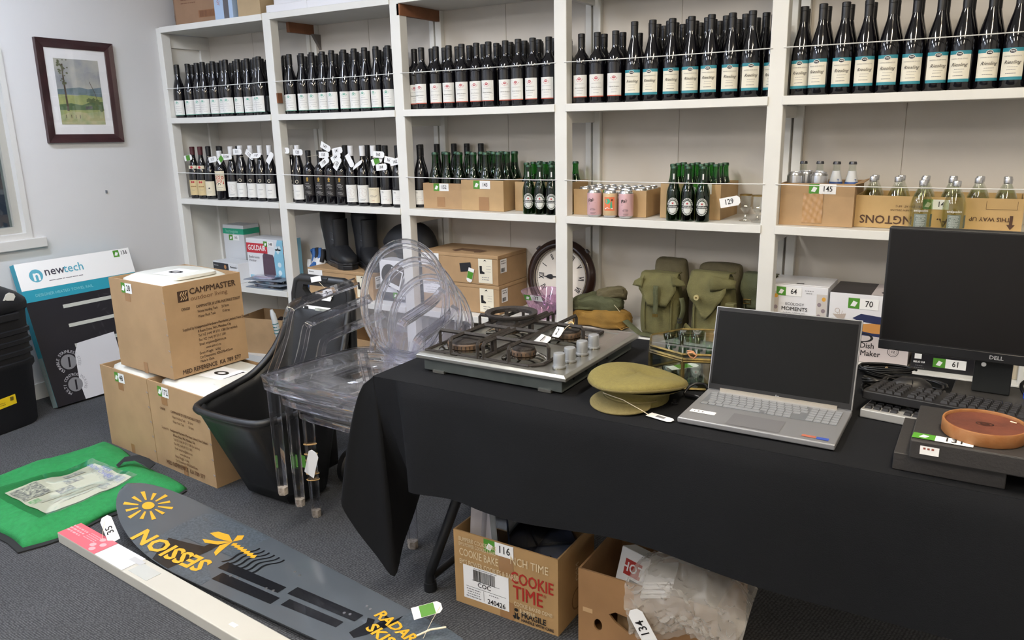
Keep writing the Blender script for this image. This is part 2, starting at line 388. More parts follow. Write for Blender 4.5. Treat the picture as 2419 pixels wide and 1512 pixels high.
def seal(L, R, z, mt, x=0, s=1.):
    mb = MB(); mb.poly(ellipse(x, 0, .0085*s, .0058*s))
    for k in range(7):
        a = pi*(1.05+.9*k/6); mb.poly(ellipse(x+.014*s*cos(a), .012*s*sin(a), .0014*s, .0018*s, 6))
    wrapmesh(mb, R).build('seal_print', mt, L, onlab(R, z))
    txt(L, onlab(R, z, .0014), 'WRE', x, 0, .006*s, WHITE, bold=.02, wrap=R)
def lab_green(t, R):
    L = sector(t, R, .016, .106, .072, LAB); sector(L, R, .016, .0185, .072, TGREEN, 'label_band', .0009); seal(L, R, .093, TGREEN, -.006); wlines(L, R, .07, .05, 4, .012, .0012, INKG)
def lab_red(t, R):
    L = sector(t, R, .026, .121, .070, LAB); sector(L, R, .026, .030, .070, ORANGE, 'label_band', .0009); seal(L, R, .105, TRED)
    txt(L, onlab(R, .083), 'WAIPARA RIVER ESTATE', 0, 0, .0042, INKG, wrap=R); txt(L, onlab(R, .066), 'Cabernet Sauvignon', 0, 0, .0062, INK, shear=.3, wrap=R); wlines(L, R, .055, .035, 2, .012, .0011, INKG)
def lab_ries(t, R):
    L = sector(t, R, .026, .130, .074, mat('label_ivory', '#e4dfcf', .55)); sector(L, R, .026, .036, .074, TEAL, 'label_band', .0009); sector(L, R, .118, .130, .074, TEAL, 'label_band', .0009)
    mb = MB().poly(ellipse(0, 0, .0115, .008)); wrapmesh(mb, R).build('seal_rim', LAB, L, onlab(R, .119, .0013))
    mb = MB().poly(ellipse(0, 0, .0098, .0062)); wrapmesh(mb, R).build('seal_print', INK, L, onlab(R, .119, .0016))
    txt(L, onlab(R, .119, .0019), 'WRE', 0, 0, .0065, WHITE, bold=.02, wrap=R)
    txt(L, onlab(R, .103), 'WAIPARA RIVER ESTATE', 0, 0, .0052, INKG, wrap=R); txt(L, onlab(R, .083), 'Riesling', 0, 0, .0165, INK, shear=.45, wrap=R, xs=1.05); wlines(L, R, .068, .04, 2, .009, .0011, INKG); wlines(L, R, .047, .05, 1, .009, .0018, INKG)
def lab_seal(t, R):
    L = sector(t, R, .02, .115, .075, LABT); mb = MB().poly(ellipse(-.006, 0, .006, .007)).poly(ellipse(.006, 0, .005, .0065)); wrapmesh(mb, R).build('seal_print', TRED, L, onlab(R, .103)); wlines(L, R, .075, .06, 1, .01, .005, mat('label_script', '#8f6a3a', .6)); wlines(L, R, .058, .03, 2, .008, .0012, INKG)
    N = sector(t, .028, .185, .205, .05, LABC, 'neck_label', .004); mb = MB().poly(ellipse(0, 0, .008, .008)); wrapmesh(mb, .032).build('seal_print', TRED, N, fm((0, -.0335, .195)))
def lab_bird(t, R):
    L = sector(t, R, .02, .11, .07, LABC); mb = MB().poly([(-.006,-.002),(.002,-.006),(.008,.001),(.002,.003),(-.002,.002)]); wrapmesh(mb, R).build('bird_print', INK, L, onlab(R, .068)); wlines(L, R, .045, .03, 2, .007, .001, INKG)
def lab_ring(t, R):
    L = sector(t, R, .02, .105, .07, LAB); wlines(L, R, .068, .045, 1, .006, .0022, INKG); wlines(L, R, .048, .025, 2, .007, .001, INKG)
    wrapmesh(ring(MB(), 0, 0, .0075, .0098), R).build('ring_print', LABC, t, onlab(R, .122))
def lab_circ(t, R):
    L = sector(t, R, .018, .112, .072, LAB); mb = ring(MB(), 0, 0, .0248, .0256, 24); ring(mb, -.016, 0, .001, .002, 6); ring(mb, .016, 0, .001, .002, 6)
    for k in range(5): ring(mb, .004*sin(k*2.1), .014-.007*k, .0028, .0034, 8)
    wrapmesh(mb, R).build('flower_print', mat('ink_rose', '#b39a94', .6), L, onlab(R, .072)); wlines(L, R, .036, .04, 2, .006, .002, INKG)
def lab_black(t, R):
    L = sector(t, R, .045, .165, .07, BLAB); wlines(L, R, .16, .05, 1, .01, .004, mat('print_maroon', '#6d2b2c', .5))
    mb = MB().poly([(-.007,-.012),(.006,-.012),(.003,-.004),(.008,0),(.002,.012),(-.004,.008),(-.007,0),(-.003,-.004)]); wrapmesh(mb, R).build('figure_print', GOLD, L, onlab(R, .138)); wlines(L, R, .112, .04, 4, .008, .0025, mat('print_silver', '#b8b6b4', .5)); wlines(L, R, .07, .045, 4, .005, .0012, mat('print_silver', '#b8b6b4', .5))
def lab_gol(t, R):
    L = sector(t, R, .018, .10, .072, LABC); txt(L, onlab(R, .09), 'SYDOUL', 0, 0, .010, mat('ink_olive', '#9b9577', .6), wrap=R)
    mb = MB()
    for k in range(7): mb.tube([(-.022+.006*k, -.006+.003*sin(k*2.), 0), (-.018+.006*k, .002*cos(k), 0), (-.012+.006*k, .007*sin(k*1.3), 0)], .0006, 4)
    wrapmesh(mb, R).build('sketch_print', INKG, L, onlab(R, .056)); wlines(L, R, .03, .02, 1, .006, .0018, ORANGE)
def lab_leaf(t, R):
    L = sector(t, R, .016, .09, .072, LAB); mb = MB()
    for k in range(4): mb.tube([(-.022+.003*k, -.002*k, 0), (-.016+.002*k, .004-.002*k, 0), (-.008, .002-.002*k, 0)], .0005, 4)
    wrapmesh(mb, R).build('leaf_print', INKG, L, onlab(R, .078)); wlines(L, R, .055, .03, 3, .008, .001, INKG)
    wrapmesh(MB().poly([(.012,-.003),(.020,.002),(.021,.004),(.013,-.001)]), R).build('dash_print', TRED, L, onlab(R, .036))
def lab_faces(t, R):
    L = sector(t, R, .055, .175, .070, LABC); mb = MB(); rnd = random.Random(3)
    for k in range(5): ring(mb, -.02+.0105*k, .01*(-1)**k, .0045, .0075, 10, 1.3)
    mb.poly([(-.03,-.03),(-.02,-.012),(-.022,-.03)]).poly([(.02,-.03),(.03,-.008),(.028,-.03)]).poly([(-.012,.018),(.012,.018),(.008,.026),(-.01,.026)])
    wrapmesh(mb, R).build('pattern_print', mat('print_red', '#b73a2c', .5), L, onlab(R, .125)); wrapmesh(MB().poly([(-.01,0),(.01,0),(.006,.012),(-.006,.012)]), R).build('face_print', INK, L, onlab(R, .09)); wlines(L, R, .075, .04, 2, .009, .0022, INKG)
PR = {}
def proto(k, *a, **kw):
    if k not in PR: PR[k] = [bottle(*a, **kw), False]
    return k
proto('g', 'burg', label=lab_green); proto('r', 'bord', label=lab_red); proto('h', 'hock', label=lab_ries)
proto('g0', 'burg'); proto('r0', 'bord'); proto('h0', 'hock')
proto('seal', 'burg', CAPR, .05, lab_seal); proto('bird', 'burg', CAPB, .05, lab_bird); proto('ringw', 'hock', CAPW, .055, lab_ring)
proto('circw', 'burg', CAPW, .055, lab_circ); proto('blk', 'bord', CAPB, .06, lab_black); proto('gol', 'burg', CAPW, .055, lab_gol); proto('leaf', 'burg', CAPB, .055, lab_leaf); proto('faces', 'bord', CAPW, .05, lab_faces); proto('k0', 'burg', CAPB, .06)
def place(k, x, y, z, rz, label, group=None, sc=1.):
    p = PR[k]
    if p[1]: t = copy_tree(p[0])
    else: t = p[0]; p[1] = True
    t.location = (x, y, z); t.rotation_euler = (0, 0, rad(rz)); t.scale = (1, 1, sc); t['label'] = label; t['group'] = group or label
    return t
R1 = random.Random(11)
rows = [
 ('g', [-4.446,-4.351,-4.258,-4.190,-4.108,-4.023,-3.970,-3.891,-3.814,-3.735,-3.655], 'green-logo wine bottle counted from the white side wall', 'green-logo bottles next to the side wall'),
 ('g', [-3.605,-3.525,-3.447,-3.357,-3.282,-3.202,-3.130,-3.053,-2.976,-2.896,-2.817,-2.739,-2.665], 'green-logo wine bottle beyond the raw wood patch, towards the red-logo ones', 'green-logo bottles next to the red-logo ones'),
 ('r', [-2.603,-2.519,-2.439,-2.361,-2.274,-2.196,-2.120,-2.034,-1.956,-1.878,-1.800], 'red-logo wine bottle from the green-logo ones, above the green beer', 'red-logo bottles of the long row'),
 ('r', [-1.635,-1.553,-1.466], 'red-logo wine bottle of three before the tall teal-label bottles', 'red-logo bottles beside teal labels'),
 ('h', [-1.379,-1.298,-1.216,-1.130,-1.047,-.965,-.883,-.803], 'teal-label Riesling bottle counted from the three red-logo bottles', 'Riesling bottles of the mixed bay'),
 ('h', [-.702,-.624,-.542,-.464,-.383,-.305,-.227,-.149,-.071,.008,.088], 'teal-label Riesling bottle counted from the post above carton 145', 'Riesling bottles of the single-kind bay')]
QA = []
ORD = 'first second third fourth fifth sixth seventh eighth ninth tenth eleventh twelfth thirteenth'.split()
for ri, (k, xs, lab, grp) in enumerate(rows):
    for xi, x in enumerate(xs):
        lab_ = ORD[xi]+' '+lab
        ax = math.degrees(math.atan2(-x, 3.2)); y = .05+R1.uniform(-.004, .012)
        QA.append([k, x, y, ax*.45+R1.uniform(-14, 12), lab_, grp, 0])
back = [('g0', -4.44, -3.62, 'wine bottle with black cap in the rear rows beside the side wall', 3, .0795), ('g0', -3.49, -2.70, 'wine bottle with black cap in the rear rows behind white green-logo labels', 3, .0795),
        ('r0', -2.56, -1.77, 'wine bottle with black cap in the rear rows behind red-logo labels', 3, .0785), ('r0', -1.60, -1.42, 'black-capped wine bottle behind the three red-logo bottles beside teal labels', 2, .088), ('h0', -1.335, -.81, 'black-capped tall wine bottle behind the teal-label row beside red-logo bottles', 3, .082), ('h0', -.70, .09, 'black-capped tall wine bottle behind the teal-label row above clear bottles', 1, .0795)]
for k, x0, x1, lab, nr, pitch in back:
    for r in range(nr):
        n = int((x1-x0)/pitch)+1
        for i in range(n):
            x = x0+i*pitch+(.5*pitch if (r % 2 == 0 and k != 'h0') else 0)+R1.uniform(-.003, .003)
            if any(abs(x-px) < .072 for px in POSTX) and False: continue
            if x > x1+.02: continue
            if k == 'g0' and r == 2 and i % 4 == 1: continue
            QA.append([k, x, .131+.078*r+R1.uniform(-.002, .002), R1.uniform(-90, 90), lab, None, 1])
RAD = dict(g=.0381, r=.0378, h=.0391)
for it in range(120):
    for i, a in enumerate(QA):
        for b in QA[:i]:
            dx, dy = a[1]-b[1], a[2]-b[2]; need = RAD[a[0][0]]+RAD[b[0][0]]+.0004; d = math.hypot(dx, dy)
            if d < need:
                p = (need-d)*.52; ux, uy = dx/max(d, 1e-6), dy/max(d, 1e-6); wa, wb = (1, 1) if a[6] == b[6] else (1.9, .1) if a[6] else (.1, 1.9)
                fx = .35 if not a[6] and not b[6] else 1
                if fx < 1: uy = (1 if dy >= 0 else -1)*max(abs(uy), .5)
                a[1] += ux*p*wa*fx; a[2] += uy*p*wa; b[1] -= ux*p*wb*fx; b[2] -= uy*p*wb
        a[2] = min(max(a[2], .024 if not a[6] else .1), .075 if not a[6] else .300); a[1] = max(a[1], -4.452)
        for px in POSTX:
            dd = a[1]-px
            if a[6]: a[2] += .004 if abs(dd) < .074 and a[2] < .086 else 0
            elif abs(dd) < .05: a[2] = .086
            elif abs(dd) < .072: a[1] = px+(.072 if dd > 0 else -.072)
kept = []
for q in sorted(QA, key=lambda q: q[6]):
    if q[6] and any(math.hypot(q[1]-o[1], q[2]-o[2]) < RAD[q[0][0]]+RAD[o[0][0]]-.003 for o in kept): continue
    kept.append(q); place(q[0], q[1], q[2], ZA, q[3], q[4], q[5])
# mixed bottles on the second shelf
def mixed(lst, y=.05):
    out = []
    for k, x, lab, *o in lst:
        dy = o[0] if o else 0
        out.append(place(k, x, y+dy, ZB, math.degrees(math.atan2(-x, 3.2))*.45, lab))
    return out
def nth(n, lab): return [ORD[i]+' '+lab for i in range(n)]
sl = nth(2, 'tan-label wine bottle with red seals counting from the side wall'); bd = nth(2, 'cream bird-label wine bottle counting from the tan-label pair'); r4 = nth(4, 'white-capped ring-emblem bottle of four, counting from the circle drawing'); r2 = nth(2, 'ring-emblem bottle of two, counting towards the black labels'); k4 = nth(4, 'black-label wine bottle with gold figure counting from the white-capped pair'); c2 = nth(2, 'circle-drawing bottle of two, counting from the black labels'); f2 = nth(2, 'cream label bottle with small red dash, counting from the sketch label')
m1 = mixed([('seal', -4.386, sl[0]), ('seal', -4.309, sl[1]), ('bird', -4.232, bd[0]), ('bird', -4.163, bd[1], .034),
 ('faces', -4.108, 'wine bottle with white cap and red patterned label of curls', -.018), ('circw', -4.022, 'white-capped wine bottle with fine circle drawing beside the red patterned one'),
 ('ringw', -3.935, r4[0]), ('ringw', -3.845, r4[1]), ('ringw', -3.762, r4[2]), ('ringw', -3.682, r4[3])])
m2 = mixed([('ringw', -3.544, r2[0], .04), ('ringw', -3.45, r2[1]), ('blk', -3.366, k4[0]), ('blk', -3.278, k4[1]), ('blk', -3.199, k4[2]), ('blk', -3.119, k4[3]),
 ('circw', -3.040, c2[0]), ('circw', -2.956, c2[1]), ('gol', -2.878, 'white-capped wine bottle with cream sketch label between circle and dash labels'), ('leaf', -2.795, f2[0]), ('leaf', -2.711, f2[1])])
m3 = mixed([('leaf', -2.595, 'black-capped wine bottle with cream label beside the lower beer carton', .04)])
for x, y in ((-4.34, .135), (-4.25, .145), (-4.06, .14), (-3.87, .14), (-3.625, .15)): place('k0', x, y, ZB, 0, 'dark wine bottle standing behind the tagged mixed bottles')
for x, y in ((-3.32, .14), (-3.16, .135), (-3.0, .14), (-2.92, .145), (-2.75, .14)): place('k0', x, y, ZB, 0, 'dark wine bottle behind the black-label and circle-label bottles')
for x, y in ((-2.65, .172), (-2.60, .25), (-2.525, .303), (-2.44, .303), (-2.35, .303)): place('k0', x, y, ZB, 0, 'dark wine bottle with black cap behind the green beer bottles')
def necktag(b, X, Z, num, rot=0, green=False, flat=0, y=.018):
    mw = fm((X, y, Z)) @ Rz(rot) @ Rx(flat); L = T(*b.location) @ Rz(math.degrees(b.rotation_euler.z))
    hangtag(b, L.inverted() @ mw, num, green=green, w=.075, h=.034, size=.024, neck=(0, -.0145, .262))
for b, X, Z, n, rot, g, fl in [(m1[0], -4.385, 1.294, '', 8, True, 0), (m1[2], -4.15, 1.285, '117', 8, False, 0), (m1[3], -4.071, 1.288, '', 40, True, 0), (m1[4], -4.011, 1.301, '104', 3, False, 0), (m1[5], -3.918, 1.331, '111', 0, False, 0),
  (m1[6], -3.812, 1.313, '115', -35, False, 0), (m1[7], -3.755, 1.309, '118', 0, False, -35), (m1[9], -3.64, 1.296, '', 50, False, 0), (m2[0], -3.513, 1.337, '105', 0, False, 0), (m2[1], -3.408, 1.328, '120', 0, False, 0),
  (m2[3], -3.182, 1.357, '147', -25, False, 0), (m2[2], -3.205, 1.314, '150', 0, False, 0), (m2[3], -3.193, 1.275, '138', 30, False, 0), (m2[5], -3.098, 1.336, '141', 10, False, 0), (m2[4], -3.108, 1.302, '144', 30, False, 0), (m2[5], -3.09, 1.268, '153', 52, False, 0),
  (m2[6], -3.017, 1.283, '', -60, False, 0), (m2[7], -2.962, 1.262, '', 28, False, -40), (m2[8], -2.80, 1.316, '160', -3, False, 0), (m2[8], -2.825, 1.283, '', 20, True, 0), (m2[8], -2.795, 1.25, '164', 5, False, 0), (m2[9], -2.732, 1.286, '161', -10, False, 0), (m2[10], -2.686, 1.280, '162', 10, False, 0)]:
    necktag(b, X, Z, n, rot, g, fl, y={'147': .006, '150': .012, '138': .0, '141': .008, '144': .003, '153': -.006, '160': .004, '162': .002, '161': .01}.get(n, .014))

# ------------------------------------------------------------------ cartons, beer, cans, glasses on the second shelf
CARD = mat('cardboard', '#b0906a', .8, n=(14, .12), b=(120, .04)); CARDD = mat('cardboard_dark', '#866a4e', .85, n=(10, .15)); CARDL = mat('cardboard_light', '#b99a70', .8, n=(12, .12), b=(120, .04))
TAPE = mat('packing_tape', '#9c7650', .25, s=.6)
def open_carton(name, label, cat, loc, rz, w, d, h, mt, t=.005, group=None, ztop=None, floor=.005):
    o = thing(name, label, cat, loc, rz, group); a = w/2; b = d/2
    mb = MB().box((-a,-b,0), (a,b,floor)).box((-a,-b,floor), (a,-b+t,h)).box((-a,b-t,floor), (a,b,h)).box((-a,-b+t,floor), (-a+t,b-t,h)).box((a-t,-b+t,floor), (a,b-t,h))
    mb.build('carton_body', mt, o); return o
def beer_label(t, R, z):
    W1 = mat('beer_label_white', '#d9dcd9', .5); G1 = mat('beer_label_green', '#17301f', .45); B1 = mat('beer_label_black', '#12161a', .45); RS = mat('beer_star_red', '#b51f2a', .5)
    def w(mb, nm, mt, l, par):
        q = fm((0, -R-l, z)); return wrapmesh(mb, R).build(nm, mt, par, q if par is t else par.matrix_basis.inverted() @ q)
    L = w(ellstrip(0, 0, .0268, .037), 'label', G1, .0005, t)
    w(ring(MB(), 0, 0, .0245, .0258, 26, 1.4), 'label_rim', W1, .0009, L); w(ring(MB(), 0, 0, .0195, .0205, 26, 1.45), 'label_rim', W1, .0009, L)
    mb = MB()
    for k in range(22):
        a = 2*pi*k/22
        if abs(sin(a)) > .25: mb.poly([((.021+.003*q)*cos(a+dv), (.031+.0035*q)*sin(a+dv)) for q, dv in ((0,-.07),(1,-.05),(1,.05),(0,.07))])
    w(mb, 'rim_lettering', W1, .001, L)
    w(ellstrip(0, .004, .016, .02, 12, 0, 1), 'label_panel', W1, .001, L)
    w(ellstrip(0, -.007, .016, .021, 12, -1, 0), 'label_panel', W1, .001, L)
    w(MB().poly([((.0062 if i % 2 == 0 else .0026)*sin(pi*i/5), .0125+(.0062 if i % 2 == 0 else .0026)*cos(pi*i/5)) for i in range(10)][::-1]), 'star', RS, .0014, L)
    w(MB().grid(lambda u, v: (-.0262+.0524*u, -.0062+.0104*v, 0), 12, 1), 'label_band', B1, .0012, L)
    txt(L, L.matrix_basis.inverted() @ fm((0, -R-.0016, z-.001)), 'Heineken', 0, 0, .0112, W1, bold=.015, wrap=R, xs=.95)
BG = clear('beer_glass', '#5fb35c', .05, .05, .6, 3); BGS = clear('beer_glass_tall', '#3f9a4e', .05, .05, .6, 3); CROWN = mat('crown_cap', '#2f4a3a', .35, .6)
BEERLIQ = mat('beer_liquid_dark', '#10180c', .2)
def beer(big=False, label=True):
    t = thing('beer_bottle', 'x', 'bottle'); k = 1.225 if big else 1.
    pr = [(.004,.008),(.024,.001),(.0285,0),(.0300,.005),(.0303,.055),(.0303,.108),(.0290,.122),(.0250,.138),(.0200,.152),(.0165,.165),(.0148,.180),(.0135,.205),(.0138,.213),(.0148,.2135),(.0148,.218),(.0132,.2185),(.0132,.224)]
    MB().lathe([(r*k, z*k) for r, z in pr], 18, None, False).build('glass_body', BGS if big else BG, t, sm=50)
    MB().lathe([((r-.0022)*k, (z+.003)*k) for r, z in pr[2:10 if not big else 11]], 14).build('beer', clear('beer_liquid', '#8a9440', .1, .02, .2, 3) if not big else BEERLIQ, t, sm=50)
    MB().lathe([(.0156*k,.2185*k),(.0150*k,.224*k),(.0135*k,.2278*k),(.003,.2285*k)], 18).build('crown_cap', CROWN, t, sm=30)
    if label:
        beer_label(t, .0303*k, .062*k)
        MB().poly([(-.003,-.012),(.003,-.012),(.003,.012),(-.003,.012)]).build('neck_label', mat('beer_label_white', '#d9dcd9'), t, fm((0,-.0152,.186)))
    return t
PR['beer'] = [beer(), False]; PR['beerp'] = [beer(False, False), False]; PR['beerbig'] = [beer(True, False), False]
for q, x in enumerate((-1.892, -1.830, -1.768)): place('beer', x, .016, ZB, 22, ORD[q]+' loose oval-label beer bottle counted from the carton tagged 143', 'loose beer bottles next to carton 143')
for q, x in enumerate((-1.175, -1.111, -1.047)): place('beer', x, .018, ZB, 14, ORD[q]+' loose oval-label beer bottle before carton 58, counted from the cans', 'loose beer bottles next to carton 58')
c = open_carton('beer_carton', 'low brown open carton of big green bottles tagged 152', 'carton', (-2.424, .14, ZB), 0, .247, .19, .13, CARD)
lot(c, front(0, -.095, .09), '152', -.006, .02, .095, .038); rect(c, front(0, -.095, 0), -.01, .035, .05, .05, TAPE, 'tape')
for i in range(3):
    for j in range(2): place('beerbig', -2.500+.076*i, .098+.084*j, ZB+.005, 0, 'big green beer bottle in the lower carton next to the wine bottles')
c = open_carton('beer_carton', 'brown open carton of big green bottles tagged 143', 'carton', (-2.174, .155, ZB), 0, .25, .235, .15, CARDL)
lot(c, front(0, -.1175, .128), '143', 0, 0, .1, .04); rect(c, front(0, -.1175, 0), .01, .035, .06, .065, TAPE, 'tape')
for i in range(3):
    for j in range(3): place('beerbig', -2.250+.076*i, .08+.075*j, ZB+.005, 0, 'big green beer bottle in the taller carton next to the loose beers')
c = open_carton('beer_carton', 'brown open carton of beer behind the three loose bottles and the post', 'carton', (-1.872, .205, ZB), 0, .30, .205, .142, CARDL)
for i in range(4):
    for j in range(3): place('beerp', -1.972+.067*i, .135+.066*j, ZB+.005, 0, 'green beer bottle standing in the untagged carton behind the post')
c = open_carton('beer_carton', 'brown open carton of green beer bottles tagged 58', 'carton', (-1.122, .205, ZB), 0, .268, .26, .15, CARDL)
lot(c, front(0, -.13, .13), '58', .045, 0, .1, .042, .03)
for i in range(4):
    for j in range(3): place('beerp', -1.214+.0635*i, .115+.0655*j, ZB+.005, 0, 'green beer bottle standing in the carton tagged 58')
# cans
PINK = mat('can_pink', '#ddb4b9', .35, .3); BEIGE = mat('can_beige', '#d8bd95', .35, .3); ALU = mat('aluminium', '#c9cacc', .25, .9); ORG = mat('can_orange', '#e07a52', .45); MINT = mat('can_mint', '#3fae86', .5)
CANP = [(.004,.004),(.022,.003),(.0255,0),(.0325,.010),(.0331,.014),(.0331,.104),(.0325,.108),(.027,.1175),(.0272,.121)]
def can(mt, kind):
    t = thing('drink_can', 'x', 'can')
    MB().lathe(CANP[3:7], 20, None, False).build('can_body', mt, t, sm=50)
    MB().lathe(CANP[:4], 20, None, False).build('can_base', ALU, t, sm=50)
    MB().lathe(CANP[6:]+[(.0258,.1215),(.025,.118),(.003,.1178)], 20, None, False).build('can_lid', ALU, t, sm=40)
    MB().tube([(0,-.008,.1195),(.006,-.002,.1195),(.004,.006,.1195),(-.004,.006,.1195),(-.006,-.002,.1195)], .0014, 5, True).build('ring_pull', ALU, t)
    R = .0331
    if kind == 'pals':
        txt(t, fm((0, -R-.0006, .077)), 'Pals', -.006, 0, .021, INK, shear=.25, wrap=R, bold=.015, pre=12)
        wrapmesh(MB().poly([(-.018,-.002),(.012,.004),(.012,.006),(-.018,0)]), R).build('underline', INK, t, fm((0, -R-.0006, .06)))
        wlines(t, R-.0004, .040, .028, 3, .004, .0013, INK); wlines(t, R-.0004, .02, .03, 2, .004, .0011, INK)
    elif kind == 'pic':
        P = wrapmesh(MB().grid(lambda u, v: (-.025+.05*u, -.03+.06*v, 0), 8, 1), R).build('picture_panel', ORG, t, fm((0, -R-.0004, .062)))
        wrapmesh(MB().poly(ellipse(-.008, .012, .012, .012)), R).build('tree_print', MINT, P, P.matrix_basis.inverted() @ fm((0, -R-.001, .062))); wrapmesh(MB().poly([(.004,-.018),(.014,-.018),(.012,.012),(.006,.01)]), R).build('figure_print', MINT, P, P.matrix_basis.inverted() @ fm((0, -R-.001, .062)))
        wrapmesh(MB().poly([(-.02,-.02),(-.008,-.014),(.0,-.02),(.016,-.018),(.016,-.023),(-.02,-.024)]), R).build('ground_print', WHITE, P, P.matrix_basis.inverted() @ fm((0, -R-.0012, .062))); wrapmesh(ring(MB(), .013, .017, .002, .0045, 10), R).build('hair_print', INK, P, P.matrix_basis.inverted() @ fm((0, -R-.0012, .062)))
    return t
PR['pals'] = [can(PINK, 'pals'), False]; PR['canpic'] = [can(BEIGE, 'pic'), False]; PR['canplain'] = [can(PINK, ''), False]; PR['canalu'] = [can(ALU, ''), False]
place('pals', -1.548, .016, ZB, 10, 'pink drink can standing before the can carton tagged 163', 'pink cans'); place('canpic', -1.470, .016, ZB, 16, 'cream can with an orange picture panel between the pink cans'); place('pals', -1.393, .014, ZB, 20, 'pink drink can standing before the can carton tagged 163', 'pink cans')
c = open_carton('can_carton', 'shallow brown tray carton full of drink cans tagged 163', 'carton', (-1.495, .165, ZB), 0, .36, .215, .118, CARDL)
lot(c, front(0, -.1075, .098), '163', .015, 0, .09, .036)
for i in range(5):
    for j in range(3): place('canplain', -1.632+.0685*i, .095+.0675*j, ZB+.005, 30*i+20*j, 'drink can standing inside the shallow carton tagged 163', 'cans inside the carton tagged 163')
# stemmed glasses
CG = clear('clear_glass', '#f7f8f7', .02, .05, .8, 2.2); GOLDR = mat('gold_rim', '#a88a4e', .3, .8)
def stem_glass(x, y, tagnum=None):
    t = thing('stem_glass', 'small cut stemmed glass with gold rim', 'glass', (x, y, ZB), 0, 'stemmed glasses beside the carton tagged 58')
    o = [(.003,.002),(.024,.002),(.0245,.004),(.008,.010),(.0045,.018),(.0065,.026),(.005,.034),(.012,.042),(.024,.056),(.0285,.072),(.0275,.095),(.0262,.112)]
    MB().lathe(o, 12, None, False).build('goblet', CG, t, sm=20)
    MB().lathe([(r-.0018, z+.002) for r, z in o[7:]], 12, None, False).build('inner_bowl', CG, t, sm=20)
    MB().lathe([(.0266,.1085),(.0268,.1128),(.0250,.1128),(.0252,.1085)], 18, None, False).build('gold_rim', GOLDR, t, sm=40)
    return t
g1 = stem_glass(-.881, .075); g2 = stem_glass(-.824, .05); g1['label'] = 'small cut stemmed glass with gold rim and tag 129'; g2['label'] = 'small cut stemmed glass with gold rim beside the tagged glass'
hangtag(g1, fm((-.052, -.05, .085)) @ Rz(12), '129', w=.085, h=.04, size=.031, neck=(-.01, -.028, .088))
# carton 145
c = open_carton('carton', 'brown open carton tagged 145 with crinkled clear tape', 'carton', (-.594, .145, ZB), 0, .275, .235, .166, CARD)
lot(c, front(0, -.1175, .145), '145', .02, 0, .1, .038, .03)
mb = MB().grid(lambda u, v: (-.05+.075*u, .012+.115*v, .0015+.0022*sin(u*19+v*7)*cos(v*17-u*5)), 14, 18); mb.build('clear_tape', mat('crinkled_tape', '#b48d62', .12, s=.9), c, front(0, -.1175, 0), sm=60)
MB().add([(.12,-.1,.166),(.1375,-.1175,.166),(.1375,.1,.166),(.165,.09,.175),(.165,-.09,.172)], [(1,2,3,4)]).build('flap', CARD, c, sol=.003)
for x, y in ((-.69, .085), (-.60, .09), (-.665, .16)): place('canalu', x, y, ZB+.085, 0, 'plain silver can upside in the carton tagged 145', 'silver cans in carton 145')
MB().box((-.13, -.1, .005), (.02, .025, .0845)).build('carton_insert', CARD, c)
CGL = clear('pale_glass', '#f4f7f3', .03, .05, .6, 3)
def tonic(x, y, i):
    t = thing('tonic_bottle', 'clear bottle with blue-banded neck label in carton 145', 'bottle', (x, y, ZB+.005), 15*i, 'clear bottles in carton 145')
    MB().lathe([(.004,.004),(.026,.0),(.028,.006),(.028,.13),(.024,.155),(.0165,.185),(.0135,.215),(.0138,.228)], 16, None, False).build('glass_body', CGL, t, sm=50)
    MB().lathe([(.0262,.15),(.0180,.183),(.0150,.2)], 16, None, False).build('neck_label', mat('tonic_label', '#d9dde2', .5), t, sm=50)
    MB().lathe([(.0268,.1485),(.0248,.157)], 16, None, False).build('label_band', mat('tonic_blue', '#31579c', .5), t, sm=50)
    txt(t, fm((0,-.0235,.163), (1,0,0), (0,.35,1)), 'T', .0, 0, .014, mat('tonic_blue', '#31579c', .5), bold=.02)
    MB().lathe([(.0155,.226),(.0150,.232),(.0135,.2365),(.003,.237)], 18).build('crown_cap', mat('crown_grey', '#55555a', .35, .7), t, sm=30)
for i, (x, y) in enumerate(((-.69, .225), (-.625, .225), (-.557, .205), (-.497, .205))): tonic(x, y, i)
# carton of clear round bottles, printed upside down
c = open_carton('carton', 'long low brown carton of clear bottles printed upside down with an arrow', 'carton', (-.18, .185, ZB), 0, .55, .245, .122, mat('cardboard_yellow', '#bf9f6c', .8, n=(12, .1), b=(120, .04)))
BRN = mat('print_brown', '#4a3122', .7); f = front(0, -.1225, 0)
txt(c, f, 'NGTONS', -.165, .034, .044, BRN, rot=180, bold=.012); txt(c, f, 'A.', .025, .03, .044, BRN, rot=180, bold=.012); txt(c, f, 'THIS WAY UP', .175, .048, .021, BRN, rot=180, bold=.01)
txt(c, f, 'FROZEN AT -18\u00b0C', -.09, .085, .011, BRN, rot=180); txt(c, f, 'PRODUCT OF NEW ZEALAND', -.09, .07, .009, BRN, rot=180)
polyd(c, f, [(.236,.062),(.236,.03),(.228,.03),(.241,.012),(.254,.03),(.246,.03),(.246,.062)], BRN, 'arrow_print')
mb = MB()
for a, b in (((.16,.083),(.255,.083)), ((.16,.083),(.16,.112)), ((.255,.083),(.255,.112))): mb.poly([(a[0],a[1]),(b[0]+.001,a[1]),(b[0]+.001,b[1]+.001),(a[0],b[1]+.001)])
mb.build('frame_print', BRN, c, f @ T(0,0,.0006)); lot(c, f, '14', .0, .095, .085, .036, .028)
WATER = clear('spring_water', '#f0f0df', .03, .03, .35, 3)
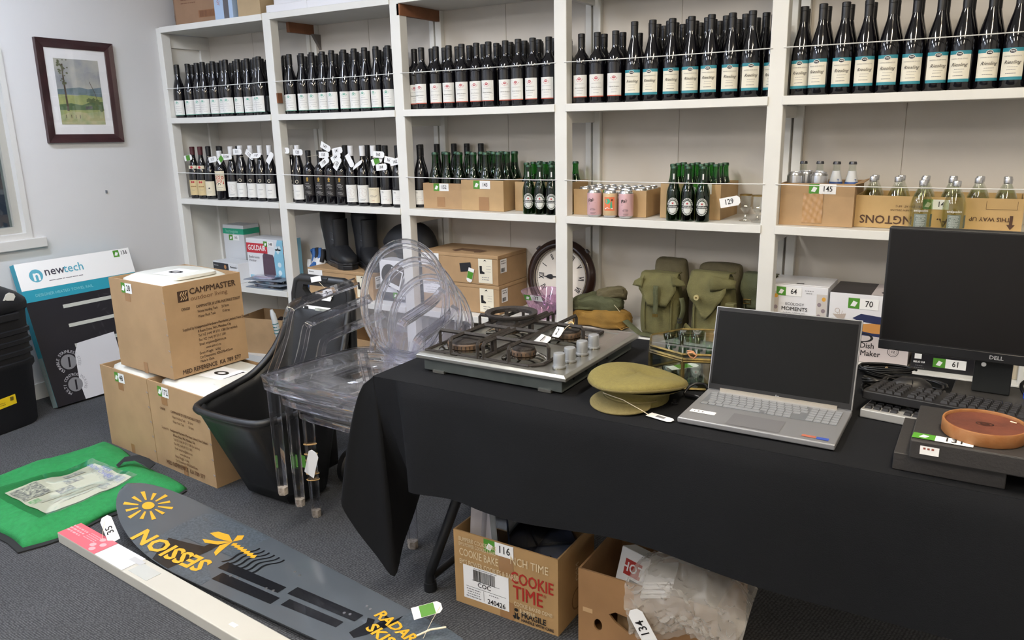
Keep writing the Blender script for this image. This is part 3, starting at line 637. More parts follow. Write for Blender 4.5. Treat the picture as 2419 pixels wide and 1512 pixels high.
def water(label=True):
    t = thing('water_bottle', 'x', 'bottle'); R = .0385
    pr = [(.004,.006),(.03,.001),(.036,0),(.0385,.005),(.0387,.085),(.037,.104),(.032,.122),(.025,.138),(.0185,.150),(.0142,.160),(.013,.170)]
    MB().lathe(pr, 22, None, False).build('glass_body', CGL, t, sm=50)
    MB().lathe([(r-.003 if r > .01 else r, z+.004) for r, z in pr[1:8]], 18).build('water', WATER, t, sm=50)
    MB().lathe([(.0142,.166),(.0146,.168),(.0142,.1685),(.0146,.182),(.0132,.1855),(.003,.186)], 18).build('screw_cap', ALU, t, sm=30)
    if label:
        txt(t, fm((0, -R-.0008, .079)), 'antipodes', 0, 0, .013, WHITE, wrap=R); PN = mat('print_panel_grey', '#76807a', .5)
        L = wrapmesh(MB().grid(lambda u, v: (-.022+.044*u, -.024+.048*v, 0), 8, 1), R).build('label', PN, t, fm((0, -R-.0005, .043)))
        wlines(t, R+.0002, .062, .038, 12, .0036, .0014, mat('print_pale', '#c9cfc8', .5))
        wrapmesh(MB().grid(lambda u, v: (.036+.018*u, -.024+.046*v, 0), 5, 1), R).build('back_label', mat('print_panel_dark', '#5b6b66', .5), t, fm((0, -R-.0005, .043)))
    return t
PR['water'] = [water(), False]; PR['waterp'] = [water(False), False]
for x in (-.225, -.118): place('water', x, .018, ZB, 6, 'clear round-shouldered water bottle standing before the upside-down carton', 'loose clear water bottles')
for i in range(6):
    for j in range(2):
        place('waterp', -.405+.0885*i+R1.uniform(-.004, .004), .118+.085*j, ZB+.005, 0, 'clear round-shouldered water bottle inside the upside-down carton')
# ------------------------------------------------------------------ on top of the shelving
TOPC = mat('cardboard_top', '#94755c', .8, n=(12, .1))
o = thing('carton', 'tall brown carton with barcode prints on top of the shelving by the side wall', 'carton', (-4.33, .035, ZT), 0)
q = [(-.09, .03), (.0, -.03), (.36, -.01), (.29, .25), (-.09, .25)]
MB().prism(q, 0, .36).build('carton_body', TOPC, o, bev=.002)
f1 = fm((-.0905, .0285, 0), V((.09, -.06, 0)), (0,0,1)); f2 = fm((.0, -.0315, 0), V((.36, .02, 0)), (0,0,1)); PB = mat('print_brown_faint', '#6e4a34', .7)
for f, w, n in ((f1, .09, 5), (f2, .34, 7)):
    bars(o, f, w*.5 if w < .2 else .27, .05, .07 if w < .2 else .12, .035, PB); lines(o, f, w*.35, .28, w*.55, n+3, .018, .004, PB)
polyd(o, f2, [(.2,.03),(.34,.03),(.34,.07),(.2,.07)], mat('print_brown_frame', '#8a6040', .7), 'frame_print', .0002)
o = thing('box', 'pale blue and white box with a dark stripe on top of the shelving', 'box', (-3.915, .0, ZT)); MB().box((-.055, 0, 0), (.1, .22, .35)).build('box_body', mat('box_paleblue', '#a9bfdb', .5), o, bev=.002); MB().box((.025, -.001, 0), (.068, .2, .35)).build('stripe', mat('box_slate', '#5c5a5e', .5), o); txt(o, front(0, 0, .1), 'Air', -.015, .0, .04, mat('print_rose', '#b98a93', .5), rot=-80)
o = thing('box', 'plain tan cardboard box between the blue box and white trays on the shelving', 'box', (-3.705, .015, ZT)); MB().box((-.085, 0, 0), (.1, .25, .3)).build('box_body', mat('box_tan', '#b19a78', .7, n=(8, .1)), o, bev=.002); MB().box((.02, -.001, 0), (.101, .2, .3)).build('box_side', mat('box_tan'), o)
o = thing('tray', 'shallow white tray box with raised ledge on top of the shelving', 'tray', (-3.32, .015, ZT))
WT = mat('white_gloss', '#e4e4e8', .35); MB().box((-.24, 0, .005), (.7, .25, .045)).build('tray_base', WT, o, bev=.003); MB().box((-.24, .06, .045), (.7, .25, .12)).build('tray_back', WT, o, bev=.003); MB().box((.035, -.001, .0), (.075, .12, .12)).build('tray_divider', WT, o)
# ------------------------------------------------------------------ third shelf
from mathutils import noise as NZ
def sup(w, d, z, n=20, p=4., cx=0, cy=0):
    out = []
    for i in range(n):
        a = 2*pi*(i+.5)/n; c, s = cos(a), sin(a); k = (abs(c)**p+abs(s)**p)**(-1/p); out.append((cx+w/2*k*c, cy+d/2*k*s, z))
    return out
def wrinkle(mb, amp, sc, seed=0):
    for i, p in enumerate(mb.v):
        q = V(p)*sc+V((seed*3.1, seed*1.7, seed)); d = NZ.noise_vector(q); mb.v[i] = tuple(V(p)+d*amp)
    return mb
o = thing('box', 'tall white appliance box with green band tagged 161', 'box', (-4.265, .2, ZC)); MB().box((-.1, 0, 0), (.1, .13, .345)).build('box_body', mat('box_grey_white', '#c9ccd0', .5), o, bev=.002)
MB().box((-.101, -.001, .285), (.101, .131, .322)).build('green_stripe', mat('box_green', '#1f9d7c', .5), o); txt(o, front(0, -.001, 0), 'homegate', -.01, .303, .03, mat('print_mint', '#8ed3bf', .5), bold=.01); lot(o, front(0, 0, 0), '161', .005, .262, .1, .036)
o = thing('box', 'small white and black electronics box in front of the tall box', 'box', (-4.19, .05, ZC), -6); MB().box((-.14, 0, 0), (.14, .13, .125)).build('box_body', mat('box_white', '#dcdee2', .45), o, bev=.002)
rect(o, front(0,0,0), -.05, .09, .17, .055, mat('box_navy', '#20242e', .4), 'picture_panel'); polyd(o, front(0,0,0), ellipse(0.0, .095, .014, .014), mat('print_copper', '#b5804e', .5), 'round_print', .0006); txt(o, front(0,0,0), 'Panasonic', .09, .1, .018, INK, bold=.015); txt(o, front(0,0,.0), 'Panasonic', -.1, .1, .012, WHITE, dz=.0012); lines(o, front(0,0,0), .09, .07, .07, 3, .012, .003, INKG)
o = thing('box', 'bathroom heater box, red white and light blue, tagged 148', 'box', (-3.875, .11, ZC), 0); MB().box((-.165, 0, 0), (.165, .15, .285)).build('box_body', mat('box_white', '#dcdee2'), o, bev=.002)
LB = mat('box_skyblue', '#86bfd6', .45); RD = mat('box_red', '#bf3440', .45); f = front(0,0,0); s_ = side(.165, 0, 0)
polyd(o, f, [(.165,0),(.165,.285),(.12,.285),(.075,.16),(.09,.05),(.075,0)], LB, 'blue_panel'); rect(o, f, -.07, .225, .19, .062, RD, 'red_band', .0004); txt(o, f, 'GOLDAIR', -.07, .225, .046, WHITE, bold=.02, xs=.82, dz=.0012)
rect(o, s_, .075, .1425, .15, .285, LB, 'blue_panel'); rect(o, s_, .06, .225, .12, .05, RD, 'red_band', .0004); txt(o, s_, 'GOLDAIR', .06, .225, .026, WHITE, bold=.02, dz=.0012)
polyd(o, f, [(-.025,.06),(.085,.055),(.08,.17),(.07,.19),(-.01,.195),(-.022,.18)], mat('heater_plum', '#574452', .4, b=(300, .3)), 'heater_picture', .0006); rect(o, f, .03, .05, .115, .022, WHITE, 'heater_picture', .0008); rect(o, f, .03, .035, .1, .012, INK, 'heater_picture', .001)
txt(o, f, 'Bathroom\nHeater', -.15, .155, .024, INKG, 'LEFT'); txt(o, f, '3 YEAR', .122, .245, .014, WHITE); rect(o, f, -.12, .04, .06, .02, LB, 'blue_panel', .0006)
mb = MB().poly(ellipse(.108, .232, .016, .014)).poly(ellipse(.132, .232, .016, .014)).poly([(.093,.228),(.12,.195),(.148,.228)]); mb.build('heart_print', mat('print_ice', '#d5e6ec', .5), o, f @ T(0,0,.0006))
for z in (.13, .08): polyd(o, f, ellipse(.125, z, .016, .016), mat('print_ice', '#d5e6ec'), 'round_print', .0006)
lot(o, f, '148', .04, .255, .09, .034)
CLP = clear('blister_plastic', '#e7eaf2', .06, .10, .8, 2); LIL = mat('plastic_lilac', '#b9b6c8', .4)
for i, (dx, z, r) in enumerate(((.0, 0, 4), (.015, .024, -3), (-.01, .048, 7))):
    o = thing('blister_pack', 'clear blister pack with a pale grey plug, in the flat stack before the heater box', 'blister pack', (-3.80+dx, .05, ZC+z), r, 'blister packs before the heater box')
    MB().box((-.13, -.065, 0), (.17, .06, .004)).build('backing_card', mat('card_slate', '#7e8896', .5), o, bev=.001)
    MB().loft([sup(.2, .10, .004), sup(.195, .095, .018), sup(.16, .07, .0235)]).build('blister', CLP, o, sm=40); MB().loft([sup(.15, .07, .004, cx=-.02), sup(.14, .065, .016, cx=-.02), sup(.1, .04, .021, cx=-.02)]).build('plug', LIL, o, sm=40); rect(o, top(0,0,.0212), -.02, 0, .04, .02, INK, 'print')
GBL = mat('glove_blue', '#2f5f9e', .6); GWH = mat('glove_white', '#d6d9de', .6); GBK = mat('glove_black', '#1a1c22', .7)
def glove(x, y, z, rz, tilt, lab):
    o = thing('ski_glove', lab, 'glove', mx=T(x, y, z) @ Rz(rz) @ Rx(tilt))
    wrinkle(MB().loft([sup(.085, .05, 0, 16, 2.6), sup(.095, .055, .03, 16, 2.6), sup(.1, .06, .08, 16, 2.6), sup(.095, .055, .115, 16, 2.6), sup(.06, .04, .13, 16, 2.6)]), .008, 25, x).build('palm', GWH, o, sm=80)
    wrinkle(MB().loft([sup(.11, .07, -.06, 16, 2.6), sup(.105, .065, -.02, 16, 2.6), sup(.09, .055, .01, 16, 2.6)]), .006, 25).build('cuff', GBL, o, sm=80)
    for i in range(4): MB().tube([(-.038+.025*i, -.01, .1), (-.042+.028*i, -.02, .15-.006*abs(i-1.5)), (-.042+.029*i, -.04, .18-.006*abs(i-1.5))], .014, 8, rs=[.014, .0135, .010]).build('finger', GBK if i % 2 else GBL, o, sm=80)
    MB().tube([(-.035, -.01, .04), (-.055, -.02, .07), (-.06, -.03, .1)], .016, 8, rs=[.018, .016, .011]).build('thumb', GWH, o, sm=80)
    wrinkle(MB().loft([sup(.05, .012, .03, 12, 2.5, 0, -.03), sup(.06, .014, .06, 12, 2.5, 0, -.032), sup(.03, .01, .09, 12, 2.5, 0, -.028)]), .003, 30).build('pad', GBL, o, sm=80)
glove(-3.492, .225, ZC+.065, 15, 4, 'blue and white ski glove leaning upright against the black boot'); glove(-3.468, .11, ZC+.075, -8, -30, 'blue, white and black ski glove slumped between the post and the boot box')
# boots and boxes
def boot_pic(o, f, x, y, s):
    polyd(o, f, [(x-.010*s,y-.018*s),(x+.014*s,y-.018*s),(x+.016*s,y-.011*s),(x+.002*s,y-.004*s),(x+.002*s,y+.018*s),(x-.011*s,y+.018*s)], INK, 'boot_print', .0012)
def shoe_box(loc, lab, w, d, h, rz=0, white=True):
    o = thing('boot_box', lab, 'box', loc, rz); MB().box((-w/2, 0, 0), (w/2, d, h-.02)).build('box_body', CARD, o, bev=.003)
    MB().box((-w/2-.002, -.002, h-.02), (w/2+.002, d, h)).build('lid', CARD, o, bev=.003)
    f = front(0, -.001, 0); CR = mat('label_cream2', '#e6e0cd', .6); x = w/2-.075
    rect(o, f, x, h/2-.005, .085, .125, CR, 'label', .0002); boot_pic(o, f, x-.022, h/2+.0, 1.15); polyd(o, f, [(x-.012,h-.033),(x,h-.022),(x+.008,h-.033),(x,h-.030)], INK, 'crest_print', .0012); lines(o, f, x+.02, h/2+.02, .03, 3, .014, .0018, INKG); lines(o, f, x, h/2-.038, .06, 2, .012, .004, INKG)
    s_ = side(w/2+.001, 0, 0); rect(o, s_, .05, h/2+.02, .06, .07, WHITE, 'label', .0002); bars(o, s_, .045, h/2+.0, .035, .02, INK); lines(o, s_, .05, h/2+.045, .05, 2, .012, .005, INK)
    if white:
        rect(o, f, -w/2+.06, h/2+.035, .115, .065, WHITE, 'label', .0002); txt(o, f, 'Salomon', -w/2+.03, h/2+.055, .012, INK, bold=.01); lines(o, f, -w/2+.06, h/2+.035, .09, 3, .013, .002, INKG)
    return o
shoe_box((-3.175, .03, ZC), 'brown cardboard boot box underneath the pair of black boots', .50, .29, .155)
b1 = shoe_box((-2.34, .05, ZC), 'brown cardboard boot box at the bottom of the stack of two', .485, .28, .152); b2_ = shoe_box((-2.34, .045, ZC+.153), 'brown cardboard boot box on top of the stack of two', .485, .285, .155)
rect(b2_, front(0, -.001, 0), .045, .085, .07, .045, GBK, 'dark_patch', .0004, 8); hangtag(b2_, front(.075, -.004, .045) @ Rz(-105), '', w=.075, h=.035, green=True)
wrinkle(MB().poly([(-.1,.05),(-.02,.03),(.08,.06),(.1,.1),(.02,.13),(-.08,.12)]), .01, 20).build('lid_blotch', mat('cardboard_blotch', '#5e442e', .9), b2_, top(.02, 0, .155))  # irregular dark brown blotch on top of the lid
BOOT = mat('boot_black', '#15161a', .55, b=(35, .15)); BOOTR = mat('boot_rubber', '#1f2024', .35)
def boot(x, y, rz, lab):
    o = thing('snow_boot', lab, 'boot', (x, y, ZC+.155), rz, 'pair of black boots'); o.scale = (1, 1, .97)
    def rg(z, w, d, cy): return [(w*.6*cos(2*pi*i/20), cy+d*.54*sin(2*pi*i/20), z) for i in range(20)]
    mb = MB().loft([rg(.03,.10,.15,.085), rg(.09,.105,.165,.075), rg(.14,.108,.155,.085), rg(.19,.112,.15,.10), rg(.25,.120,.155,.11), rg(.30,.125,.155,.115), rg(.325,.118,.15,.115), rg(.333,.10,.13,.115)])
    wrinkle(mb, .004, 25, x).build('shaft', BOOT, o, sm=80)
    ft = []
    for t, w, h, z0 in ((.155,.08,.10,.02),(.12,.10,.13,.02),(.05,.108,.14,.02),(-.02,.108,.118,.02),(-.08,.112,.09,.02),(-.125,.108,.075,.022),(-.155,.085,.058,.024),(-.172,.045,.035,.03)):
        ft.append([(w/2*(abs(cos(a))**.7)*(1 if cos(a) > 0 else -1), t, z0+h/2+h/2*(abs(sin(a))**.8)*(1 if sin(a) > 0 else -1)) for a in [2*pi*i/18 for i in range(18)]])
    MB().loft(ft).build('foot', BOOT, o, sm=80)
    out = [(-.046,.15),(-.055,.05),(-.052,-.03),(-.058,-.1),(-.045,-.155),(0,-.180),(.045,-.155),(.058,-.1),(.052,-.03),(.055,.05),(.046,.15),(0,.165)]
    MB().prism(out, 0, .03).build('sole', BOOTR, o, bev=.005); MB().prism([(a*1.03, b*1.02) for a, b in out], .03, .042).build('welt', BOOTR, o, bev=.003)
    for z, dy in ((.13, -.005), (.165, .012), (.205, .022), (.28, .035)):
        MB().tube([(-.045, dy+.02, z), (-.025, dy-.008, z-.012), (0, dy-.013, z-.004), (.025, dy-.008, z-.014), (.045, dy+.02, z+.004)], .0025, 5).build('lace_ridge', BOOTR, o, sm=60)
    MB().loft([[(px*.5, -.01+py*.12+.065*(1-k)*0, .09+.2*k+py*.0) for px, py in ellipse(0, 0, .09, .2, 12)] for k in (0, 1)]).build('tongue', BOOT, o, sm=60)
    MB().tube([(0, .18, .30), (0, .20, .325), (0, .185, .345), (0, .17, .33)], .005, 6).build('pull_loop', BOOTR, o, sm=60)
    polyd(o, fm((-.0615, .10, .285), (0, -1, 0), (0, 0, 1)), [(-.012,-.012),(.012,-.012),(0,.012)], WHITE, 'crest_print')
    return o
boot(-3.254, .142, 62, 'black snow boot with white crest standing on the single boot box by the glove'); boot(-3.055, .17, 54, 'black snow boot on the single boot box beside the helmet')
# helmet
o = thing('helmet', 'matt black peaked helmet propped behind the shelf post', 'helmet', (-2.765, .20, ZC-.035)); HB = mat('helmet_black', '#16171b', .6, b=(80, .05))
rg = []
for k in range(13):
    a = -.6*pi/2+(1.6*pi/2)*k/12; r = max(cos(a), .03); rg.append([(.035+.135*r*cos(2*pi*i/24), .09*r*sin(2*pi*i/24), .31+.16*sin(a)) for i in range(24)])
MB().loft(rg).build('shell', HB, o, sm=80)
MB().loft([[(x, wy*cos(b), zc+hh*sin(b)) for b in [2*pi*i/16 for i in range(16)]] for x, wy, zc, hh in ((.02,.1,.345,.115),(-.04,.1,.36,.10),(-.09,.09,.365,.085),(-.13,.075,.362,.062),(-.165,.055,.352,.034),(-.185,.03,.342,.012))]).build('peak', HB, o, sm=80)
MB().loft([sup(.13, .075, .035), sup(.12, .075, .12), sup(.15, .09, .24)]).build('neck_guard', HB, o, sm=60)
MB().tube([(.155, -.02, .30), (.14, -.04, .22), (.09, -.05, .12)], .004, 6).build('strap', GBK, o, sm=60)
# white box with speaker picture and instant photos
o = thing('box', 'white box with large black disc print tagged 14, beside the post', 'box', (-2.785, .05, ZC)); MB().box((-.1, 0, 0), (.1, .1, .235)).build('box_body', WT, o, bev=.002)
f = front(0,0,0); polyd(o, f, ellipse(-.03, .15, .058, .065, 22), INK, 'disc_print'); rect(o, f, 0, .03, .19, .05, mat('box_dark_grey', '#45464b', .5), 'base_print'); txt(o, f, '6', .03, .075, .05, INK, bold=.02); lot(o, f, '14', .03, .04, .08, .034)
for x, y, z, r, g in ((-2.755, .028, ZC+.14, -18, 'instant photo card with white border leaning on the white disc-print box'), (-2.735, .034, ZC+.17, -32, 'instant photo card with white border tilted behind the first card')):
    o = thing('photo_card', g, 'photo card', mx=fm((x, y, z)) @ Rz(r)); MB().box((-.042, -.055, 0), (.042, .055, .002)).build('card', WHITE, o); rect(o, T(0,0,.0026), 0, .008, .07, .08, mat('photo_dark', '#2b2523', .25, n=(20, .5, '#6b5a4a')), 'photo')
# clock
o = thing('wall_clock', 'round wall clock with dark wooden rim and Roman numerals lying turned sideways', 'clock', mx=T(-1.832, .235, ZC+.19) @ fm((0,0,0), (1,0,0), (0,.13,1)))
CW = mat('clock_wood', '#2a1712', .3, n=(20, .3), coat=.3)
MB().lathe([(.147,.0),(.19,.0),(.194,.012),(.190,.024),(.181,.028),(.178,.036),(.168,.042),(.160,.040),(.157,.030),(.147,.026),(.147,0)], 48, None, False).build('rim', CW, o, sm=50)
MB().cyl(.15, .004, .012, 40).build('dial', mat('clock_dial', '#e2dacd', .5, n=(7, .08)), o); e = T(0,0,.0126)
MB().lathe([(.151,.012),(.151,.027),(.1475,.03),(.1475,.014)], 40, None, False).build('bezel', mat('clock_bezel', '#b9aa90', .3, .7), o, sm=40)
for k, nm in enumerate(('XII','I','II','III','IIII','V','VI','VII','VIII','IX','X','XI')):
    a = 90-30*k-90+180; txt(o, e, nm, .112*cos(rad(a)), .112*sin(rad(a)), .042, INK, bold=.025, xs=.6, rot=a-90, name='numeral')
mb = MB(); ring(mb, 0, 0, .1365, .138, 48); ring(mb, 0, 0, .141, .1425, 48)
for k in range(60):
    a = 2*pi*k/60; mb.poly([(r*cos(a+d), r*sin(a+d)) for r, d in ((.1365,-.004),(.1425,-.004),(.1425,.004),(.1365,.004))])
mb.build('minute_track', INK, o, e)
def hand(pts, ang, nm, dz): MB().prism(pts, 0, .0012).build(nm, INK, o, e @ T(0,0,dz) @ Rz(ang))
hand([(-.02,-.002),(.06,-.0025),(.068,-.007),(.09,-.004),(.135,0),(.09,.004),(.068,.007),(.06,.0025),(-.02,.002)], 94, 'minute_hand', .004)
hand([(-.015,-.0025),(.045,-.003),(.05,-.011),(.06,-.0125),(.075,-.009),(.084,-.003),(.105,0),(.084,.003),(.075,.009),(.06,.0125),(.05,.011),(.045,.003),(-.015,.0025)], 182, 'hour_hand', .0025)
MB().cyl(.007, 0, .009, 14).build('hand_pin', INK, o, e)
for a in (45, 135, -45, -135): MB().box((.182,-.012,.0),(.202,.012,.02)).build('rim_lug', CW, o, Rz(a), bev=.002)
# pink cut glass bowl
o = thing('glass_bowl', 'flared pink cut glass bowl tagged 77', 'bowl', (-1.872, .105, ZC)); PG = clear('pink_glass', '#f8edf6', .08, .08, .5, 2.2, '#f2e2ee', .35)
pr = [(.004,.004),(.045,.0),(.047,.006),(.052,.022),(.070,.062),(.085,.092),(.108,.135),(.109,.139),(.104,.138)]
mb = MB(); n = 36
mb.loft([[(r*(1+(.035*((-1)**j) if .02 < z < .1 else 0))*cos(2*pi*(j+k*.5)/n), r*(1+(.035*((-1)**j) if .02 < z < .1 else 0))*sin(2*pi*(j+k*.5)/n), z) for j in range(n)] for k, (r, z) in enumerate(pr)], False); mb.build('bowl_wall', PG, o, sm=20)
MB().lathe([(.004,.010),(.043,.010),(.066,.062),(.081,.093),(.103,.136)], 36, None, False).build('inner_wall', PG, o, sm=40)
MB().lathe([(.106,.1355),(.1105,.1375),(.1105,.1405),(.1045,.1405)], 36, None, False).build('lip', PG, o, sm=40)
mb = MB()
for k in range(18):
    a = 2*pi*k/18
    for sgn in (1, -1): mb.tube([((.0535+.0325*t)*cos(a+sgn*.28*t), (.0535+.0325*t)*sin(a+sgn*.28*t), .024+.067*t) for t in (0, .33, .66, 1)], .0016, 4)
mb.build('cut_lattice', PG, o); lot(o, fm((.0, -.1, .122), (1, 0, 0), (0, -.6, 1)), '77', 0, 0, .1, .036, .03)
# military canvas
OLV = mat('canvas_olive', '#6b6740', .85, n=(18, .25), b=(220, .25)); OLD = mat('canvas_brown', '#675f45', .85, n=(18, .25), b=(220, .25)); KHK = mat('canvas_khaki', '#94702f', .85, n=(14, .25), b=(200, .2)); OLG = mat('canvas_green', '#575a3e', .85, n=(14, .25), b=(220, .25))
BRASS = mat('brass_dull', '#8a7440', .4, .8)
def pouch(lab, x, y, w, d, h, mt, rz, seed, flap, det=True):
    o = thing('canvas_pouch', lab, 'bag', (x, y, ZC), rz)
    rg = [sup(w*a, d*b, z*h, 24, 4.5, cx) for z, a, b, cx in ((0,.92,.9,0),(.03,1.0,1.0,0),(.2,1.02,1.05,0),(.45,1.0,1.03,.002),(.7,.97,.97,0),(.9,.93,.85,-.003),(.97,.86,.7,-.003),(1.0,.7,.45,-.003))]
    wrinkle(wrinkle(MB().loft(rg), .012, 13, seed), .006, 38, seed).build('body', mt, o, sm=80, sub=1)
    if not det: return o
    fy = -d/2-.006
    def sheet(u, v):
        # flap from the back top edge over the front
        xx, ln = flap(u, v); s = v*(d*.55+ln)
        if s < d*.55: return (xx*w, d*.12-s*1.0, h*(1.005-.02*(v*2-.4)**2))
        q = s-d*.55; return (xx*w, d*.12-d*.55+.0-.03*min(1, q/.04)-.004*sin(q*60+seed), h-q*.98-.01)
    wrinkle(MB().grid(sheet, 10, 16), .003, 30, seed).build('flap', mt, o, sm=80, sol=.004)
    for sx in (-1, 1): MB().tube([(sx*w*.33, fy-.001, .03), (sx*w*.34, fy-.003, h*.4), (sx*w*.33, fy+.001, h*.68)], .004, 6).build('seam', mt, o, sm=60)
    return o
def fl_trap(u, v):
    w = .92-.45*max(0, v-.62)/.38*1.0; return ((u-.5)*w, .135)
def fl_tri(u, v):
    w = .95*(1-max(0, (v-.5)/.5)**1.3*.92); return ((u-.5)*w-.04*v, .19)
p1 = pouch('olive canvas pouch with trapezoid flap, brass-tipped strap and piped seams', -1.245, .10, .185, .12, .285, OLV, 4, 1, fl_trap)
MB().grid(lambda u, v: ((u-.5)*.022, -.1-.006*sin(v*9)*.5, .24-.14*v), 2, 8).build('closing_strap', OLG, p1, sm=60, sol=.003); MB().box((-.012,-.108,.098),(.012,-.102,.112)).build('strap_tip', BRASS, p1)
MB().grid(lambda u, v: (.06+.055*u+.01*v, -.085+.02*u, .29-.03*u-.05*v*(1-.6*u)), 4, 4).build('flap_ear', OLV, p1, sm=60, sol=.004); MB().grid(lambda u, v: (-.06-.05*u-.01*v, -.085+.02*u, .28-.03*u-.055*v*(1-.6*u)), 4, 4).build('flap_ear', OLV, p1, sm=60, sol=.004)
p2 = pouch('olive canvas pouch with pointed flap and round snap button', -1.005, .10, .185, .12, .305, OLV, -6, 2, fl_tri)
MB().cyl(.012, -.004, .004, 16, T(-.035, -.108, .205) @ Rx(90)).build('snap_button', mat('button_tan', '#b5a878', .4), p2, sm=40); MB().cyl(.004, -.006, .006, 10, T(-.035, -.108, .205) @ Rx(90)).build('snap_stud', BRASS, p2)
MB().grid(lambda u, v: (.02+.1*u, -.092+.035*u-.01*sin(v*3), .305-.02*u-.07*v*(1-.5*u)), 5, 5).build('flap_ear', OLV, p2, sm=60, sol=.004)
MB().box((.085,-.085,.155),(.125,-.05,.19)).build('strap_keeper', OLV, p2, bev=.004)
MB().grid(lambda u, v: (-.11-.012*u+.01*sin(v*5), -.075-.02*u, .19-.15*v), 2, 8).build('side_strap', OLG, p2, sm=60, sol=.003); txt(p2, fm((-.116,-.1,.09), (0,0,-1), (1,0,0)), '33', 0, 0, .03, INK, bold=.02)
MB().grid(lambda u, v: (.095+.014*u, -.09-.01*sin(v*6), .16-.07*v), 2, 6).build('side_strap', OLV, p2, sm=60, sol=.003)
pouch('dark olive canvas pouch standing behind the trapezoid-flap pouch', -1.26, .255, .165, .10, .325, OLD, 3, 3, fl_trap, False)
pouch('dark brown-green canvas pouch lying behind the pointed-flap pouch', -1.03, .265, .21, .09, .315, OLD, -8, 4, fl_trap, False)
p5 = pouch('dark olive canvas pouch with buckles partly behind the white post', -.825, .20, .15, .12, .295, OLG, -4, 5, fl_trap, True)
for z in (.19, .12): MB().tube([(-.05,-.085,z),(-.02,-.085,z),(-.02,-.085,z-.018),(-.05,-.085,z-.018)], .003, 5, True).build('buckle', BRASS, p5)
def strap_coil(lab, pts, mt, w=.018):
    o = tag(MB().tube(pts, w, 8, flat=.22).build('webbing_strap', mt, None, sm=60), lab, 'strap'); return o
strap_coil('green canvas webbing strap trailing over the shelf edge before the trapezoid pouch', [(-1.41,.06,ZC+.05),(-1.36,.02,ZC+.035),(-1.31,-.0,ZC+.012),(-1.24,.01,ZC+.006),(-1.19,-.005,ZC+.006)], OLG)
strap_coil('olive webbing strap looped between the two front canvas pouches', [(-1.15,.03,ZC+.006),(-1.12,.03,ZC+.03),(-1.11,.035,ZC+.07),(-1.09,.03,ZC+.045),(-1.085,.01,ZC+.008),(-1.03,.0,ZC+.006)], OLV)
def folded(lab, x, y, z, w, d, h, mt, rz, seed):
    o = thing('folded_canvas', lab, 'canvas', (x, y, z), rz)
    mb = MB().loft([sup(w*a, d*b, h*zz, 44, 3.2) for zz, a, b in ((0,.85,.85),(.12,1,.98),(.3,.94,.95),(.4,1.0,1.0),(.62,.93,.93),(.78,.9,.95),(.95,.72,.75),(1,.4,.45))])
    wrinkle(mb, .02, 9, seed)
    for i, p in enumerate(mb.v):
        k = V((p[0]*16+seed, p[1]*22, p[2]*60)); r1 = 1-2*abs(NZ.noise(k)); r2 = 1-2*abs(NZ.noise(k*2.3+V((5,1,2)))); mb.v[i] = (p[0]+.012*r2*(1 if p[0] > 0 else -1), p[1]-.012*r1, max(.0, p[2]+(.016*r1+.008*r2)*min(1, p[2]/.02)))
    mb.build('folds', mt, o, sm=80, sub=1); return o
folded('bunched khaki-tan canvas webbing lying on the shelf under olive cloth', -1.545, .12, ZC-.001, .30, .19, .075, KHK, -4, 6)
q_ = folded('folded dark olive canvas lying on top of the tan webbing', -1.575, .13, ZC+.066, .24, .16, .06, OLG, 6, 7)
folded('small dark olive roll of canvas atop the folded olive pile', -1.52, .17, ZC+.115, .13, .10, .05, OLD, 20, 8)
hangtag(q_, T(.035, -.05, .062) @ Rz(-20) @ Rx(20), '', w=.09, h=.03); MB().tube([(.06,-.06,.062),(.1,-.075,.05),(.13,-.08,.02)], .0012, 5).build('tag_string', STRING, q_)
MB().grid(lambda u, v: (.08+.11*u, -.1-.015*v, .012+.016*abs(sin(u*5))), 8, 2).build('tan_strap', KHK, q_, T(0,0,-.07), sm=60, sol=.003)
# boxes 64, 70, 61
o = thing('box', 'white glassware box with tumbler photos tagged 64', 'box', (-.643, .047, ZC)); MB().box((-.116, 0, 0), (.116, .21, .283)).build('box_body', WT, o, bev=.002); MB().box((-.117, .02, .2805), (.117, .211, .2845)).build('box_top', WT, o)
rect(o, top(0, .04, .2845), 0, .0, .03, .012, INK, 'handle_slot'); rect(o, side(.1165, 0, 0), .105, .14, .21, .28, WT, 'side_panel')
f = front(0,0,0); txt(o, f, 'ECOLOGY', -.01, .205, .016, INKG, bold=.01); txt(o, f, 'MOMENTS', -.01, .185, .022, INK, bold=.006); txt(o, f, '4 x HI BALL TUMBLERS 300ml', -.01, .169, .007, INKG); wr = ring(MB(), -.005, .125, .011, .012, 16); wr.build('round_print', INKG, o, f @ T(0,0,.0006))
def tumbler(x):
    polyd(o, f, [(x-.017,.13),(x-.02,.255),(x+.02,.255),(x+.017,.13),(x+.008,.118),(x-.008,.118)], mat('print_glass', '#c9c3be', .5), 'tumbler_print', .0004)
    for k in range(5): polyd(o, f, ellipse(x+.008*(-1)**k, .14+.024*k, .008, .009, 10), mat('print_orange', '#d9a240', .5) if k in (0, 4) else mat('print_mauve', '#8d8086', .5), 'fruit_print', .0008)
tumbler(-.093); tumbler(.094); lot(o, f, '64', -.035, .257, .1, .036, .03); lines(o, f, .045, .265, .035, 2, .01, .003, INKG)
o = thing('box', 'white dish maker box with pan photo tagged 70', 'box', (-.367, .035, ZC)); MB().box((-.15, 0, 0), (.15, .24, .272)).build('box_body', WT, o, bev=.002)
f = front(0,0,0); rect(o, f, .04, .055, .22, .11, mat('box_pinkgrey', '#c9bfbe', .5), 'lower_panel', .0002); txt(o, f, 'Pie Dish', -.068, .068, .032, INK, 'LEFT', .012, xs=.9); txt(o, f, 'Maker', -.022, .037, .032, INK, 'LEFT', .008, xs=.9)
